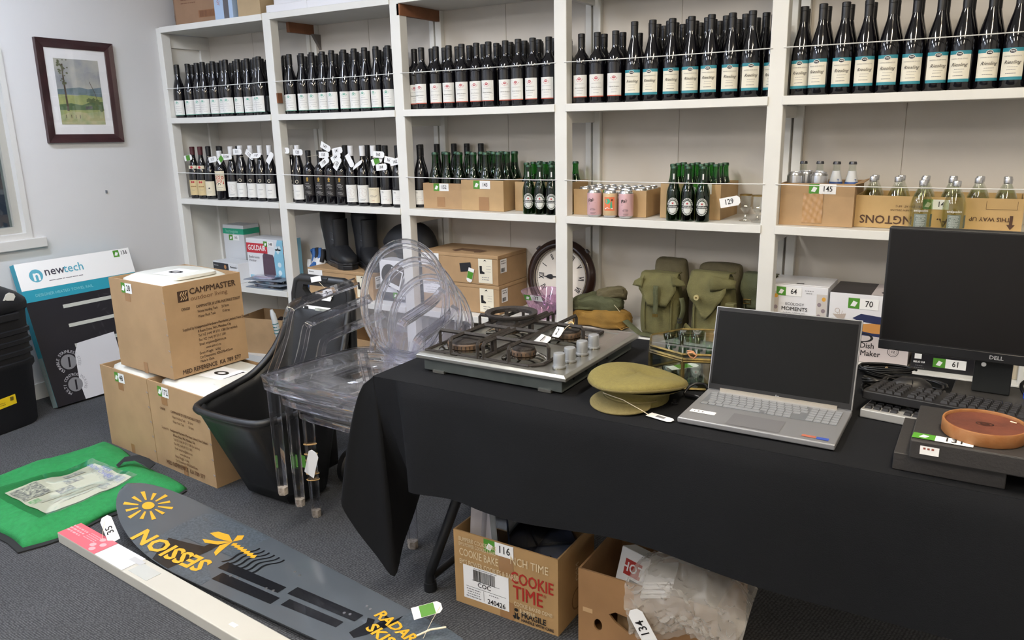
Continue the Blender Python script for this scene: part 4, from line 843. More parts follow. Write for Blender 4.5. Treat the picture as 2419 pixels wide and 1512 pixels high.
wr = ring(MB(), .096, .055, .018, .020, 22); ring(wr, .096, .055, .013, .0138, 22); wr.build('warranty_seal', INK, o, f @ T(0,0,.0006)); txt(o, f, '12', .096, .055, .014, INK, bold=.015)
rect(o, top(-.075, .12, .272), 0, 0, .15, .24, mat('box_charcoal', '#3a3637'), 'top_panel'); rect(o, top(.075, .12, .272), 0, 0, .15, .24, mat('box_pinkgrey', '#c9bfbe'), 'top_panel'); polyd(o, top(.075, .06, .272), ellipse(0, 0, .045, .03), INK, 'pan_print', .0006)
NV = mat('print_navy', '#2c3357', .4); polyd(o, f, [(-.06,.175),(-.03,.195),(.14,.18),(.14,.15),(-.04,.165)], NV, 'maker_print', .0006); polyd(o, f, ellipse(.03, .14, .075, .02), mat('print_pastry', '#c68b4a', .5), 'pastry_print', .0006); polyd(o, f, [(-.05,.11),(.14,.105),(.14,.135),(-.045,.13)], NV, 'maker_print', .0004)
wr = ring(MB(), -.02, .1, .032, .042, 22, .45); wr.build('pan_print', INK, o, f @ T(0,0,.0008)); mb = MB()
for k in range(6): mb.tube([(-.105,.165,0),(-.105+.012*cos(k*1.05),.19+.012*sin(k*1.05),0)], .0007, 4)
ring(mb, -.118, .2, .008, .010, 10); mb.poly([(-.135,.185),(-.12,.17),(-.105,.165),(-.09,.17),(-.085,.19),(-.11,.185)]); mb.build('cup_print', mat('print_stone', '#b9aca2', .5), o, f @ T(0,0,.0004)); lot(o, f, '70', -.025, .235, .11, .042, .034); rect(o, side(.15,0,0), .12, .136, .24, .27, mat('box_pinkgrey', '#c9bfbe'), 'side_panel')
o = thing('box', 'low black box with white print tagged 61', 'box', (-.045, .03, ZC)); MB().box((-.16, 0, 0), (.16, .2, .066)).build('box_body', mat('box_black', '#19181d', .4), o, bev=.002); f = front(0,0,0); lot(o, f, '61', -.03, .035, .11, .036, .03); rect(o, f, -.137, .052, .024, .02, WHITE, 'logo_panel'); txt(o, f, 'RELO 2.0', -.132, .03, .010, WHITE, bold=.03); lines(o, f, -.13, .016, .04, 2, .009, .002, INKG); MB().box((-.16,.0,.0662),(.16,.2,.071)).build('box_lid', WT, o)
o = thing('box', 'plain pale cream box beside the black box tagged 61', 'box', (.15, .05, ZC)); MB().box((-.03, 0, 0), (.1, .18, .12)).build('box_body', mat('box_cream', '#c7bda9', .6), o, bev=.002); MB().box((.0, -.001, .0), (.1, .1, .121)).build('box_sleeve', WT, o)
# ------------------------------------------------------------------ lowest level
c = open_carton('carton', 'brown open carton with torn hole and dark scraps under the heater box shelf', 'carton', (-3.93, .17, .06), 12, .34, .27, .23, CARD)
mb = MB().loft([sup(.3, .22, 0), sup(.28, .2, .05), sup(.1, .1, .08, cx=.05), sup(.03, .03, .13, cx=.06)]); wrinkle(mb, .02, 15, 3).build('scraps', mat('scrap_dark', '#2a1d17', .9), c, T(0,0,.08), sm=80)
for x, z in ((.03, .19), (.06, .08)): polyd(c, side(.17, 0, 0), ellipse(x, z, .02 if z < .1 else .012, .016 if z < .1 else .006, 9), WHITE, 'torn_hole')
o = thing('scrub_brush', 'white and teal handled scrubbing brush leaning at the shelf post', 'brush', mx=T(-3.60, -.08, .12) @ Rx(8)); PW = mat('brush_white', '#d3d8d9', .4); TL = mat('brush_teal', '#3c7c7e', .4)
MB().tube([(0,0,0),(.01,0,.1),(.012,0,.2),(.005,0,.27),(0,0,.3)], .015, 10, rs=[.012,.014,.018,.016,.008]).build('handle', PW, o, sm=60)
for z in (.15, .17, .19, .21): MB().lathe([(.0185,z),(.0195,z+.003),(.0185,z+.006)], 12, T(.01,0,0), False).build('grip_ring', TL, o)
mb = MB()
for k in range(40): mb.tube([(0,0,-.01),(.05*cos(k*2.4)*(.4+.6*((k*7) % 10)/10), .05*sin(k*2.4), -.06+.09*((k*3) % 10)/10)], .0014, 4)
mb.build('bristles', PW, o)
MB().box((-.02,-.012,-.12),(.02,.012,0)).build('brush_stem', PW, o, bev=.004)
o = tag(MB().box((-.28, 0, 0), (.28, .02, .36)).build('marbled_panel', mat('marble', '#8f8d8a', .35, n=(6, .3, '#6f5848')), None, T(-2.33, .08, .06) @ Rx(-6)), 'brown and grey marbled panel leaning under the shelf behind the clear chairs', 'panel')
c = open_carton('carton', 'low brown carton in the dark bay under the single boot box', 'carton', (-3.05, .17, .06), -5, .4, .26, .2, CARD)
# ------------------------------------------------------------------ framed picture on the left wall
F = fm((XL, -.5525, 1.686), (0,1,0), (0,0,1)) @ Rz(-.8)
o = thing('framed_picture', 'dark wooden framed watercolour of a tall tree in a field on the white wall', 'picture', mx=F)
W2, H2 = .222, .279; FWD = mat('frame_wood', '#3a1f22', .35, n=(14, .35), coat=.3)
def frame_side(pts):
    MB().loft([[(x, y, 0), (x*ix, y*iy, 0), (x*ix, y*iy, .012), (x*(1+ix)/2, y*(1+iy)/2, .017), (x*1.0, y*1.0, .026)] for x, y, ix, iy in pts]).build('frame_rail', FWD, o, bev=.0015)
ix, iy = (W2-.047)/W2, (H2-.047)/H2
cs = [(-W2,-H2),(W2,-H2),(W2,H2),(-W2,H2)]
for k in range(4): frame_side([(*cs[k], ix, iy), (*cs[(k+1) % 4], ix, iy)])
MB().box((-W2*ix-.004,-H2*iy-.004,.002),(W2*ix+.004,H2*iy+.004,.006)).build('mount', mat('mount_white', '#e4e4e6', .7), o)
p = MB().box((-.128,-.178,.006),(.128,.178,.0075)).build('painting', mat('paint_sky', '#b3b2a8', .6, n=(9, .3, '#878c96')), o)
def art(pts, key, col, n2, dz): return polyd(p, T(0,0,.0078), pts, mat(key, col, .7, n=(22, .3, n2)), key.replace('paint_', ''), dz)
art([(-.128,-.178),(.128,-.178),(.128,-.02),(.06,-.005),(-.02,-.02),(-.128,-.012)], 'paint_field', '#a3a76c', '#84935f', .0002)
art([(-.128,-.015),(-.128,.012),(-.07,.018),(0,.026),(.05,.018),(.128,.03),(.128,-.025),(.03,-.015)], 'paint_hills', '#6f7f8a', '#5d7072', .0004)
art([(-.128,-.178),(.128,-.178),(.128,-.10),(.03,-.115),(-.06,-.105),(-.128,-.13)], 'paint_foreground', '#b5ad84', '#8f9c70', .0004)
art([(-.128,-.07),(-.06,-.062),(.0,-.072),(.05,-.055),(.128,-.05),(.128,-.095),(.02,-.098),(-.128,-.1)], 'paint_hedge', '#5f7350', '#47603f', .0006)
art([(-.088,-.105),(-.076,-.105),(-.08,.0),(-.083,.09),(-.080,.15),(-.089,.15),(-.091,.06)], 'paint_trunk', '#5f5145', '#40352c', .001)
rl = random.Random(9)
for i in range(34):
    y = rl.uniform(.03, .172); x = -.083+rl.uniform(-.026, .026)*(1.15-abs(y-.14)*6 if y > .1 else .75); r = rl.uniform(.004, .009); art([(x+r*(1+.35*sin(k*3.7+i))*cos(k*pi/4), y+r*.75*(1+.35*cos(k*2.9+i))*sin(k*pi/4)) for k in range(8)], 'paint_leaves', '#66694f', '#4b503d', .0012+.00002*i)
for i in range(26):
    x = rl.uniform(.03, .12); y = -.06+rl.uniform(-.035, .03)*(.5+x*5); r = rl.uniform(.006, .013); art([(x+r*(1+.35*sin(k*3.7+i))*cos(k*pi/4), y+r*.75*(1+.35*cos(k*2.9+i))*sin(k*pi/4)) for k in range(8)], 'paint_bush', '#6d7a50', '#4d5a3c', .0009+.00001*i)
art([(.02,-.095),(.06,-.09),(.06,-.075),(.02,-.078)], 'paint_shed', '#4c4a4e', '#6b696a', .0011); mb = MB()
for x in (-.1, -.07, -.045, -.02): mb.poly([(x,-.145+.2*abs(x)*.1),(x+.003,-.145),(x+.003,-.125),(x,-.125)])
mb.tube([(.06,.06,0),(.085,0,0),(.095,-.04,0)], .0015, 4); mb.build('fence_posts', mat('paint_trunk'), p, T(0,0,.009))
MB().box((-W2*ix,-H2*iy,.0095),(W2*ix,H2*iy,.0105)).build('picture_glass', clear('picture_glass', '#ffffff', .02, .03, .5, 3), o)
# ------------------------------------------------------------------ towel rail box leaning on the wall
NM = fm((-4.232, -1.105, .012), (.02,1,0), (-.215,.05,.79)); o = thing('towel_rail_box', 'large flat heated towel rail box, teal white and black, leaning on the wall', 'box', mx=NM)
BW, BH, BT = .655, .80, .052; TEALB = mat('box_teal', '#2390a6', .45); MB().box((0,0,-BT),(BW,BH,0)).build('box_body', TEALB, o, bev=.002); e = T(0,0,.0008)
BLK = mat('box_print_black', '#1c1b22', .35); SIL = mat('print_steel', '#b9bbb5', .4)
rect(o, e, BW/2, .725, BW, .15, WHITE, 'header_panel'); rect(o, e, BW/2, .2925, BW, .585, BLK, 'photo_panel')
for y in (.53, .42, .305, .185): rect(o, e, .42, y, .47, .02, SIL, 'rail_print', .0006)
LEAF = mat('print_leaf', '#2e2c33', .4)
mb = MB(); rn = random.Random(4)
for k in range(46):
    x, y, a = rn.uniform(.3,.64), rn.uniform(.08,.56), rn.uniform(0, 6.3); mb.poly([(x+.022*cos(a), y+.022*sin(a)), (x-.006*sin(a), y+.006*cos(a)), (x-.022*cos(a), y-.022*sin(a)), (x+.006*sin(a), y-.006*cos(a))])
mb.build('leaf_pattern', LEAF, o, e @ T(0,0,.0004))['kind'] = 'stuff'; polyd(o, e, [(.155,.0),(.42,.0),(.42,.33),(.2,.315),(.17,.26),(.15,.1)], mat('print_towel', '#d5d5da', .5), 'towel_print', .0008)
for (x, y, r, s, a) in ((.125, .225, .042, 'DURABLE STAINLESS STEEL', 130), (.125, .095, .04, 'MULTI CONTROL WIRING', 130)):
    polyd(o, e, ellipse(x, y, r, r, 22), mat('print_knob', '#9a9ca3', .3, .5), 'knob_print', .001); polyd(o, e, [(x-.006,y-.03),(x+.004,y-.03),(x+.012,y+.026),(x+.002,y+.026)], BLK, 'knob_pointer', .0014)
    for i, ch in enumerate(s):
        if ch != ' ': q = a+95-i*270/len(s); txt(o, e, ch, x+(r+.016)*cos(rad(q)), y+(r+.016)*sin(rad(q)), .022, mat('print_mist', '#a9a9b0', .5), rot=q-90, bold=.02, dz=.0016)
lg = MB().poly(ellipse(0, 0, .036, .036, 24)); lg.build('logo_disc', mat('logo_teal', '#5aa7bd', .5), o, e @ T(.095,.722,.0004)); txt(o, e, 'n', .097, .722, .085, WHITE, bold=.02, dz=.0012)
txt(o, e, 'new', .14, .735, .066, mat('logo_dark', '#3b3a48', .5), 'LEFT', .01, dz=.0012); txt(o, e, 'tech', .2465, .735, .066, mat('logo_teal', '#5aa7bd'), 'LEFT', .01, dz=.0012)
lines(o, e, .25, .685, .22, 1, .01, .004, INKG); txt(o, e, 'DESIGNER HEATED TOWEL RAIL', .06, .615, .022, mat('print_aqua', '#7cc0cb', .5), 'LEFT', .01); lot(o, e, '136', .60, .775, .095, .04, .033)
sf = fm((-.001, .0, -BT), (0,0,1), (0,1,0)); rect(o, sf, BT/2, .14, BT, .28, mat('box_sage', '#8fa3a6', .5), 'side_panel'); txt(o, sf, 'DESIGNER RAIL', BT/2, .15, .026, mat('print_mist'), rot=90)
# ------------------------------------------------------------------ black bin at the wall
o = thing('plastic_bin', 'black ribbed plastic bin with yellow sticker and tag 25 near the window', 'bin', (-4.285, -1.42, 0), 8); BP = mat('black_plastic', '#15161a', .45, b=(150, .08))
rg = []
for z, s in ((0,.80),(.02,.84),(.30,.90),(.32,.955),(.345,.955),(.35,.91),(.375,.91),(.38,.96),(.40,.96),(.405,.92),(.43,.92),(.435,.965),(.455,.965),(.46,.925),(.485,.925),(.49,.97),(.51,.97),(.515,.93),(.60,.95),(.61,.99),(.64,1.0),(.66,.98)): rg.append(sup(.40*s, .42*s, z, 28, 5))
rg += [sup(.36, .36, .69, 28, 4), sup(.25, .24, .73, 28, 3), sup(.06, .06, .745, 28, 2.5)]
MB().loft(rg).build('bin_body', BP, o, sm=35)
YL = mat('sticker_yellow', '#e2c31c', .5); q = fm((.1735, -.03, .16), (0,1,0), (.03,0,1)); rect(o, q, 0, 0, .14, .05, YL, 'sticker', .001, 3); rect(o, q, -.045, 0, .035, .04, WHITE, 'sticker_panel', .0018, 3); bars(o, q, .05, .01, .02, .02, INK, 8, dz=.002); lines(o, q, .0, .0, .03, 2, .01, .003, INK, dz=.002)
hangtag(o, fm((.19, .075, .655), (.1,1,0), (.25,0,1)) @ Rz(65), '25', w=.1, h=.05, size=.04)
MB().box((.183,-.12,.56),(.2,.12,.6)).build('grip', BP, o, bev=.006)
# ------------------------------------------------------------------ portable toilet cartons
CAMP = mat('cardboard_camp', '#a98a66', .8, n=(9, .12), b=(100, .05)); BI = mat('print_camp', '#3d2a1c', .75); BIF = mat('print_camp_faint', '#6a4a30', .8); TW = mat('toilet_white', '#d9d8cf', .4)
def camp(lab, fx, fy, z, w, d, num, lx, face, h=.415, rz=-5.):
    xh = V((cos(rad(rz)), sin(rad(rz)), 0)); yh = V((-sin(rad(rz)), cos(rad(rz)), 0)); c = V((fx, fy, z))+xh*w/2+yh*d/2
    o = open_carton('toilet_carton', lab, 'carton', c, rz, w, d, h, CAMP, .006)
    a, b = w-.03, d-.03
    MB().loft([sup(a*.96, b*.96, .03, 28, 8), sup(a, b, .06, 28, 8), sup(a, b, h-.06, 28, 7), sup(a*.985, b*.985, h-.03, 28, 6), sup(a*.94, b*.94, h-.005, 28, 6), sup(a*.8, b*.8, h+.012, 28, 4)]).build('toilet_body', TW, o, sm=50)
    MB().loft([sup(a*.2, b*.6, h+.006, 20, 5, a*.36), sup(a*.19, b*.58, h+.018, 20, 5, a*.36)]).build('lid_latch', TW, o, sm=50)
    lf = rect(o, top(.05, 0, h+.0125), 0, 0, .2, .14, WHITE, 'leaflet', .0, 6); e = T(0,0,.0012)
    ring(MB(), -.03, 0, .022, .04, 16, .6).build('leaflet_print', INK, lf, e); rect(lf, e, .06, 0, .03, .11, INK, 'leaflet_print'); rect(lf, e, .062, .0, .012, .08, WHITE, 'leaflet_print', .0006)
    lot(o, front(0, -d/2, 0), num, lx, h-.035, .085, .045, .036)
    rect(o, front(0, -d/2, 0), lx, h-.07, .045, .05, TAPE, 'tape', .0)
    rect(o, front(0, -d/2, 0), .0, .02, .03, .05, TAPE, 'tape', .0)
    for k in range(5): MB().tube([(w/2-.012, -d/2-.001, .06+.07*k), (w/2+.0, -d/2-.002, .055+.07*k)], .0015, 4).build('staple', INKG, o)
    if face:
        f, W, x0, ink = (side(w/2, -d/2, 0), d, 0, BI) if face == 'side' else (front(-w/2, -d/2, 0), w, .0, BIF)
        k = W/.375
        if face == 'side':
            ringm = MB()
            for i in range(3): ringm.tube([(.075+.011*i, .335, 0), (.083+.011*i, .345, 0), (.075+.011*i, .357, 0), (.083+.011*i, .37, 0)], .0028, 4)
            rect(o, f, .087, .352, .05, .048, ink, 'logo_panel', .0); ringm.build('logo_waves', CAMP, o, f @ T(0,0,.001))
            txt(o, f, 'CAMPMASTER', .118, .366, .037, ink, 'LEFT', .02); txt(o, f, 'outdoor living', .12, .335, .027, BIF, 'LEFT', .0, xs=1.2)
        L = [('CM6020', .07, .295), ('CAMPMASTER 20 LITRE PORTABLE TOILET', .14, .295), ('Waste Holding Tank      20 litres', .145, .272), ('Water Flush Tank          10 litres', .145, .25), ('Supplied by', .065, .205), ('Amalgamated Hardware Merchants Limited, New Zealand', .12, .205), ('8 Reato Drive, Wiri, Manukau City', .135, .185), ('Tel: NZ (+64) 09 5711 1380 (for service)', .135, .165), ('Fax: NZ (+64) 09 5711 1381', .135, .145), ('Email: enquiries@ahm.co.nz', .135, .125), ('www.ahm.co.nz', .165, .105), ('Gross Weight:   6.6kg', .13, .085), ('Ctn Dimensions: 420x370x435mm', .13, .066), ('Made in China', .13, .048)]
        dy = .0 if face == 'side' else -.01
        for s_, x, y in L: txt(o, f, s_, x*k, y+dy, .0165, ink, 'LEFT', .012, xs=.72)
        txt(o, f, 'MED REFERENCE  KA 789 577', W/2+.0, .02 if face == 'side' else .03, .027, ink, bold=.02, xs=.85)
    return o
camp('brown open carton tagged 48 at the bottom with only a plain side in view', -3.515, -1.245, 0, .41, .43, '48', -.03, None, .40)
camp('brown open carton tagged 172 at the bottom beside the black cart, printed side in view', -3.103, -1.281, 0, .455, .43, '172', -.1, 'front', .40)
camp('brown open carton tagged 28 on top of the other two with dark camping print', -3.36, -1.232, .4185, .43, .38, '28', -.07, 'side', .41, -4.)
# ------------------------------------------------------------------ green bag
GM = mat('bag_green', '#1c8544', .8, n=(60, .2), b=(300, .3)); o = thing('green_bag', 'bright green cloth bag with a clear leaflet window and black handle flat on the carpet', 'bag', (-3.14, -1.66, 0))
P4 = [V((-3.53,-1.262)), V((-2.755,-1.395)), V((-2.86,-2.0)), V((-3.62,-1.93))]
def bagpt(u, v, lift=0):
    a = P4[0].lerp(P4[1], u); b = P4[3].lerp(P4[2], u); q = a.lerp(b, v); x, y = q.x+3.14, q.y+1.66
    ed = min(u, 1-u, v, 1-v); n = NZ.noise(V((x*7, y*7, 1)))*.016+NZ.noise(V((x*19, y*19, 5)))*.006
    x += .018*sin(v*9)*(u < .001 or u > .999); return (x+.012*sin(v*11)*max(0, 1-ed*12), y+.012*sin(u*9)*max(0, 1-ed*12), .004+lift+min(1, ed*9)**.6*(.038+n))
MB().grid(bagpt, 44, 40).build('bag_front', GM, o, sm=80, sol=.004)
MB().grid(lambda u, v: (lambda p: (p[0]*1.02+.012, p[1]*1.02-.02, .004))(bagpt(u, v)), 8, 8).build('bag_back', mat('bag_black', '#17181a', .85), o, sol=.005)
def inbag(x, y):
    # unproject world xy to (u, v)
    q = V((x, y)); u, v = .5, .5
    for _ in range(30):
        p = bagpt(u, v); ex, ey = q.x+3.14-p[0], q.y+1.66-p[1]; u += ex*1.25; v -= ey*1.5
    return u, v
SH = [V((-3.245,-1.487)), V((-2.968,-1.493)), V((-2.96,-1.853)), V((-3.30,-1.835))]
def sheet(key, mt, s0, s1, t0, t1, lift, nm, par, nu=10, nv=10):
    def fn(a, b):
        s, t = s0+(s1-s0)*a, t0+(t1-t0)*b; q = (SH[0].lerp(SH[1], s)).lerp(SH[3].lerp(SH[2], s), t); u, v = inbag(q.x, q.y); p = bagpt(u, v, .006+lift); return p
    return MB().grid(fn, nu, nv).build(nm, mt, par, sm=80)
sh_ = sheet('a', mat('leaflet_paper', '#d5d2c2', .5), 0, 1, 0, 1, 0, 'leaflet', o)
sheet('b', clear('vinyl_window', '#f2f5f0', .08, .06, .5, 2), -.18, 1.06, -.05, 1.1, .004, 'clear_window', o)
for s0, s1, t0, t1, c in ((.55,.95,.04,.16,'#9aa0bd'), (.1,.22,.2,.42,'#8c8c95'), (.3,.42,.3,.5,'#77777f'), (.45,.6,.48,.66,'#777780'), (.05,.45,.68,.98,'#6b6b70'), (.75,.95,.22,.34,'#a09aa0'), (.5,.62,.86,.97,'#7fae7c'), (.62,.68,.3,.9,'#bdbab0'), (.72,.78,.3,.85,'#bdbab0'), (.82,.86,.4,.8,'#bdbab0')):
    sheet('c', mat('leaflet_print_'+c[1:], c, .6, n=(90, .5, '#d5d2c2')), s0, s1, t0, t1, .0016, 'leaflet_print', sh_, 5, 5)
tx = txt(sh_, T(.02, .135, .064) @ Rz(-8), 'WEAR\nSNOW CHAINS', 0, 0, .03, mat('print_periwinkle', '#7a80b5', .6), bold=.01)
MB().tube([(.01,.205,.05),(.02,.235,.072),(.07,.262,.08),(.12,.272,.07),(.15,.28,.05)], .018, 8, flat=.2).build('handle', mat('bag_black'), o, sm=60)
# ------------------------------------------------------------------ long white box
o = thing('long_box', 'long narrow cream-white carton with red label end lying on the carpet, tagged 35', 'box', (-2.795, -1.86, 0), -4.5); LBX = mat('long_box_cream', '#bdb9ae', .5, n=(5, .05)); MB().box((0,-.043,0),(1.75,.043,.04)).build('box_body', LBX, o, bev=.003)
e = top(0,0,.04); PKR = mat('label_coral', '#d2606b', .5); rect(o, e, .135, 0, .265, .085, PKR, 'end_label'); rect(o, e, .36, 0, .18, .084, mat('label_frost', '#dadcdf', .5), 'pale_label'); lines(o, e, .05, .02, .12, 3, .014, .007, mat('label_coral_light', '#e7a3a8', .5)); lines(o, e, .15, .025, .09, 4, .009, .003, mat('label_coral_light'))
for x, y in ((.20,.024),(.235,.006),(.2,-.012),(.225,-.028)): polyd(o, e, ellipse(x, y, .014, .011, 12), mat('label_coral_light'), 'icon_print', .0006)
rect(o, e, .44, .018, .07, .022, mat('label_grey', '#b5b5b6', .5), 'grey_label', .0006); MB().box((.47,-.03,.0402),(.58,.022,.0412)).build('clear_patch', mat('patch_grey', '#b9bab6', .15), o); rect(o, e, 1.02, -.01, .03, .014, WHITE, 'sticker')
hangtag(o, T(.205, .05, .075) @ Rz(35) @ Rx(58) @ Rz(120), '35', w=.1, h=.042, size=.036, neck=(.2, .02, .042))
# ------------------------------------------------------------------ wide board ski
a_ = -4.5; o = thing('board_ski', 'wide grey and black water ski board with yellow sun and palm print on the carpet', 'water ski', (-2.85, -1.625, 0), a_)
def wid(u):
    if u < .65: t = max(0, (u-.08)/.57); return .168*(1-(1-t)**2.6)**.55 if t > 0 else 0
    return .168-.055*min(1, (u-.65)/1.0)**1.1-.06*max(0, (u-1.6)/.16)**2
def zt(u): return .024+.1*max(0, (.62-u)/.54)**2.0+.03*max(0, (u-1.5)/.26)**2
def rv(u): return -.012*sin(max(0, u-.3))*0
US = [.08+.57*(k/18)**1.6 for k in range(19)]+[.65+.055*k for k in range(1, 21)]
rg = []
for u in US:
    w = max(wid(u), .004); z = zt(u); rg.append([(u,-w,z),(u,-w*.6,z+.003),(u,0,z+.004),(u,w*.6,z+.003),(u,w,z),(u,w*.985,z-.010),(u,w*.9,z-.018),(u,0,z-.019),(u,-w*.9,z-.018),(u,-w*.985,z-.010)])
MB().loft(rg).build('board', mat('board_grey', '#51575d', .18, n=(3, .1), coat=.6), o, sm=50)
def zs(u, v): w = max(wid(u), .01); return zt(u)+.004*(1-abs(v)/w)+.0014
def deck(polys, mt, nm, lift=0., sub=1):
    bm = bmesh.new()
    for pl in polys:
        vs = [bm.verts.new((x, y, 0)) for x, y in pl]; bm.faces.new(vs)
    bmesh.ops.triangulate(bm, faces=bm.faces[:])
    for _ in range(sub): bmesh.ops.subdivide_edges(bm, edges=bm.edges[:], cuts=2, use_grid_fill=True)
    me = bpy.data.meshes.new(nm)
    for v in bm.verts:
        w = wid(v.co.x)*.985; v.co.y = max(-w, min(w, v.co.y)); v.co.z = zs(v.co.x, v.co.y)+lift
    bm.to_mesh(me); bm.free(); return put(nm, me, mt, o)
def decktext(s, u, v, size, mt, rot, bold, xs, lift=.0012, shear=0):
    me = textmesh(s, size, bold, shear, 'CENTER', 0, xs).copy(); c, sn = cos(rad(rot)), sin(rad(rot))
    for p in me.vertices:
        x, y = p.co.x, p.co.y; p.co.x = u+x*c-y*sn; p.co.y = v+x*sn+y*c; p.co.z = zs(p.co.x, p.co.y)+lift
    return put('lettering', me, mt, o)
YB_ = mat('print_amber', '#dba52f', .3, coat=.4); BD = mat('print_deck_black', '#15161a', .22, coat=.5); MSH = mat('print_deck_mesh', '#454c53', .25, n=(130, .5, '#565e65'))
deck([[(.40,.11),(.42,-.16),(.47,-.165),(.5,-.02),(.74,.0),(.74,.165),(.45,.15)]], MSH, 'mesh_print'); deck([[(.62,-.165),(.8,-.16),(.8,-.12),(.66,-.05),(.6,-.09)]], MSH, 'mesh_print'); deck([[(1.46,-.02),(1.47,.135),(1.7,.115),(1.7,-.06),(1.55,-.06)]], MSH, 'mesh_print')
deck([[(.45,-.06),(.60,-.015),(.60,.03),(.64,.03),(.64,-.03),(.62,-.17),(.52,-.165)]], BD, 'black_panel', .0004)
sun = [ellipse(.235, -.008, .022, .022, 14)]
for k in range(12):
    t = 2*pi*k/12+.2; sun.append([(.235+r*cos(t+d), -.008+r*sin(t+d)) for r, d in ((.035,-.09),(.078+.01*(k % 2),-.09),(.078+.01*(k % 2),.09),(.035,.09))])
deck(sun, YB_, 'sun_print', .0006)
decktext('SESSION', .535, -.10, .095, YB_, 180+4, .03, 1.05)
palm = [[(.655,.062),(.60,.085),(.55,.075),(.535,.05),(.58,.045),(.62,.05)], [(.655,.062),(.63,.02),(.58,.0),(.55,.01),(.60,.03)], [(.655,.062),(.67,.02),(.69,-.03),(.665,-.02),(.64,.02)], [(.655,.062),(.67,.09),(.65,.115),(.63,.1)]]
for k in range(7): palm.append([(.665+.021*k, .058-.002*k), (.68+.021*k, .066-.002*k), (.69+.021*k, .048-.002*k), (.672+.021*k, .042-.002*k)])
deck(palm, YB_, 'palm_print', .0008)
wv = []
for k in range(6):
    b = .74+.027*k; pts = [(b+.03*t+.008*sin(t*9), -.04+.13*t) for t in [i/14 for i in range(15)]]; wv.append([(x-.004, y) for x, y in pts]+[(x+.004, y) for x, y in reversed(pts)])
deck(wv, BD, 'wave_print', .0006, 0)
for a, b, c, d in ((.76,1.05,-.07,-.03), (.80,1.08,-.12,-.078), (1.08,1.365,-.035,.006), (1.11,1.34,-.085,-.05)): deck([[(a,c-.0),(b,c+.02),(b,d+.015),(a,d)]], BD, 'bar_print', .0004)
deck([[(1.39,-.06),(1.40,.0),(1.385,.02),(1.41,.025),(1.425,.0),(1.43,.04),(1.42,.06),(1.45,.055),(1.455,.03),(1.465,.09),(1.475,.04),(1.44,-.04),(1.42,-.07)]], BD, 'crest_print', .0004)
decktext('RADAR', 1.485, .035, .052, YB_, -12, .03, 1.1); decktext('SKIS', 1.475, -.018, .052, YB_, -12, .03, 1.2)
for u, v in ((.84,-.075),(.87,-.07),(1.0,-.055),(1.03,-.05),(1.0,.06),(1.03,.055),(1.31,-.005),(1.33,.0),(1.34,.06),(1.36,.055)): MB().cyl(.005, 0, .003, 8).build('insert_screw', ALU, o, T(u, v, zs(u, v)-.001))
hangtag(o, T(1.555, .10, .075) @ Rz(60) @ Rx(40), '', w=.09, h=.035, green=True, neck=(1.6, .03, .04)); MB().tube([(1.575,.03,.038),(1.6,.06,.05),(1.64,.085,.06)], .003, 6).build('tag_string', STRING, o)
# ------------------------------------------------------------------ helpers for panels with holes and smooth paths
def holed(name, outer, holes, th, mt, par, mx):
    cu = bpy.data.curves.new(name, 'CURVE'); cu.dimensions = '2D'; cu.fill_mode = 'BOTH'; cu.extrude = th/2
    for pl in [outer]+holes:
        sp = cu.splines.new('POLY'); sp.points.add(len(pl)-1); sp.use_cyclic_u = True
        for i, (x, y) in enumerate(pl): sp.points[i].co = (x, y, 0, 1)
    ob = bpy.data.objects.new(name, cu); COL.objects.link(ob)
    me = bpy.data.meshes.new_from_object(ob, depsgraph=bpy.context.evaluated_depsgraph_get()); bpy.data.objects.remove(ob); bpy.data.curves.remove(cu)
    me.materials.clear(); return put(name, me, mt, par, mx)
def crom(P, n=4, closed=False):
    P = [V(p) for p in P]; N = len(P); out = []
    for i in range(N if closed else N-1):
        a, b, c, d = (P[(i-1) % N] if closed or i else P[0]), P[i], P[(i+1) % N], (P[(i+2) % N] if closed or i+2 < N else P[-1])
        for k in range(n):
            t = k/n; out.append(.5*((2*b)+(c-a)*t+(2*a-5*b+4*c-d)*t*t+(3*b-a-3*c+d)*t**3))
    if not closed: out.append(P[-1])
    return out
# ------------------------------------------------------------------ garden cart
o = thing('garden_cart', 'black plastic two-wheeled garden cart with tall handle back tagged 2', 'cart', (-2.372, 0, 0)); CB = mat('cart_black', '#141517', .42, b=(200, .06))
half_t = [(.14,-1.455,.415),(.205,-1.385,.42),(.226,-1.24,.432),(.212,-1.12,.465),(.192,-1.02,.545),(.165,-.94,.68),(.152,-.91,.745)]
half_b = [(.115,-1.285,.02),(.14,-1.25,.02),(.15,-1.18,.02),(.148,-1.14,.02),(.142,-1.11,.03),(.125,-1.09,.05),(.11,-1.085,.06)]
def both(h): return [tuple(p) for p in h]+[(-p[0], p[1], p[2]) for p in reversed(h)]
tp, bt = both(half_t), both(half_b); N_ = len(tp)
def dens(L): return crom(L, 5, True)
tp2, bt2 = [V(p) for i in range(N_) for p in [V(tp[i]).lerp(V(tp[(i+1) % N_]), k/5) for k in range(5)]], [V(bt[i]).lerp(V(bt[(i+1) % N_]), k/5) for i in range(N_) for k in range(5)]
rings = [[tuple(b.lerp(t, s**.9)) for b, t in zip(bt2, tp2)] for s in [k/8 for k in range(9)]]
MB().loft(rings, False).build('tub', CB, o, sm=60, sol=.010)
MB().prism([(p.x, p.y) for p in bt2], .014, .026).build('tub_floor', CB, o)
pth = [V(p) for p in tp]; rim = [p for p in crom([pth[6], pth[5], pth[4], pth[3], pth[2], pth[1], pth[0], pth[13], pth[12], pth[11], pth[10], pth[9], pth[8], pth[7]], 4)]
MB().tube(rim, .015, 8).build('rim', CB, o, sm=60)
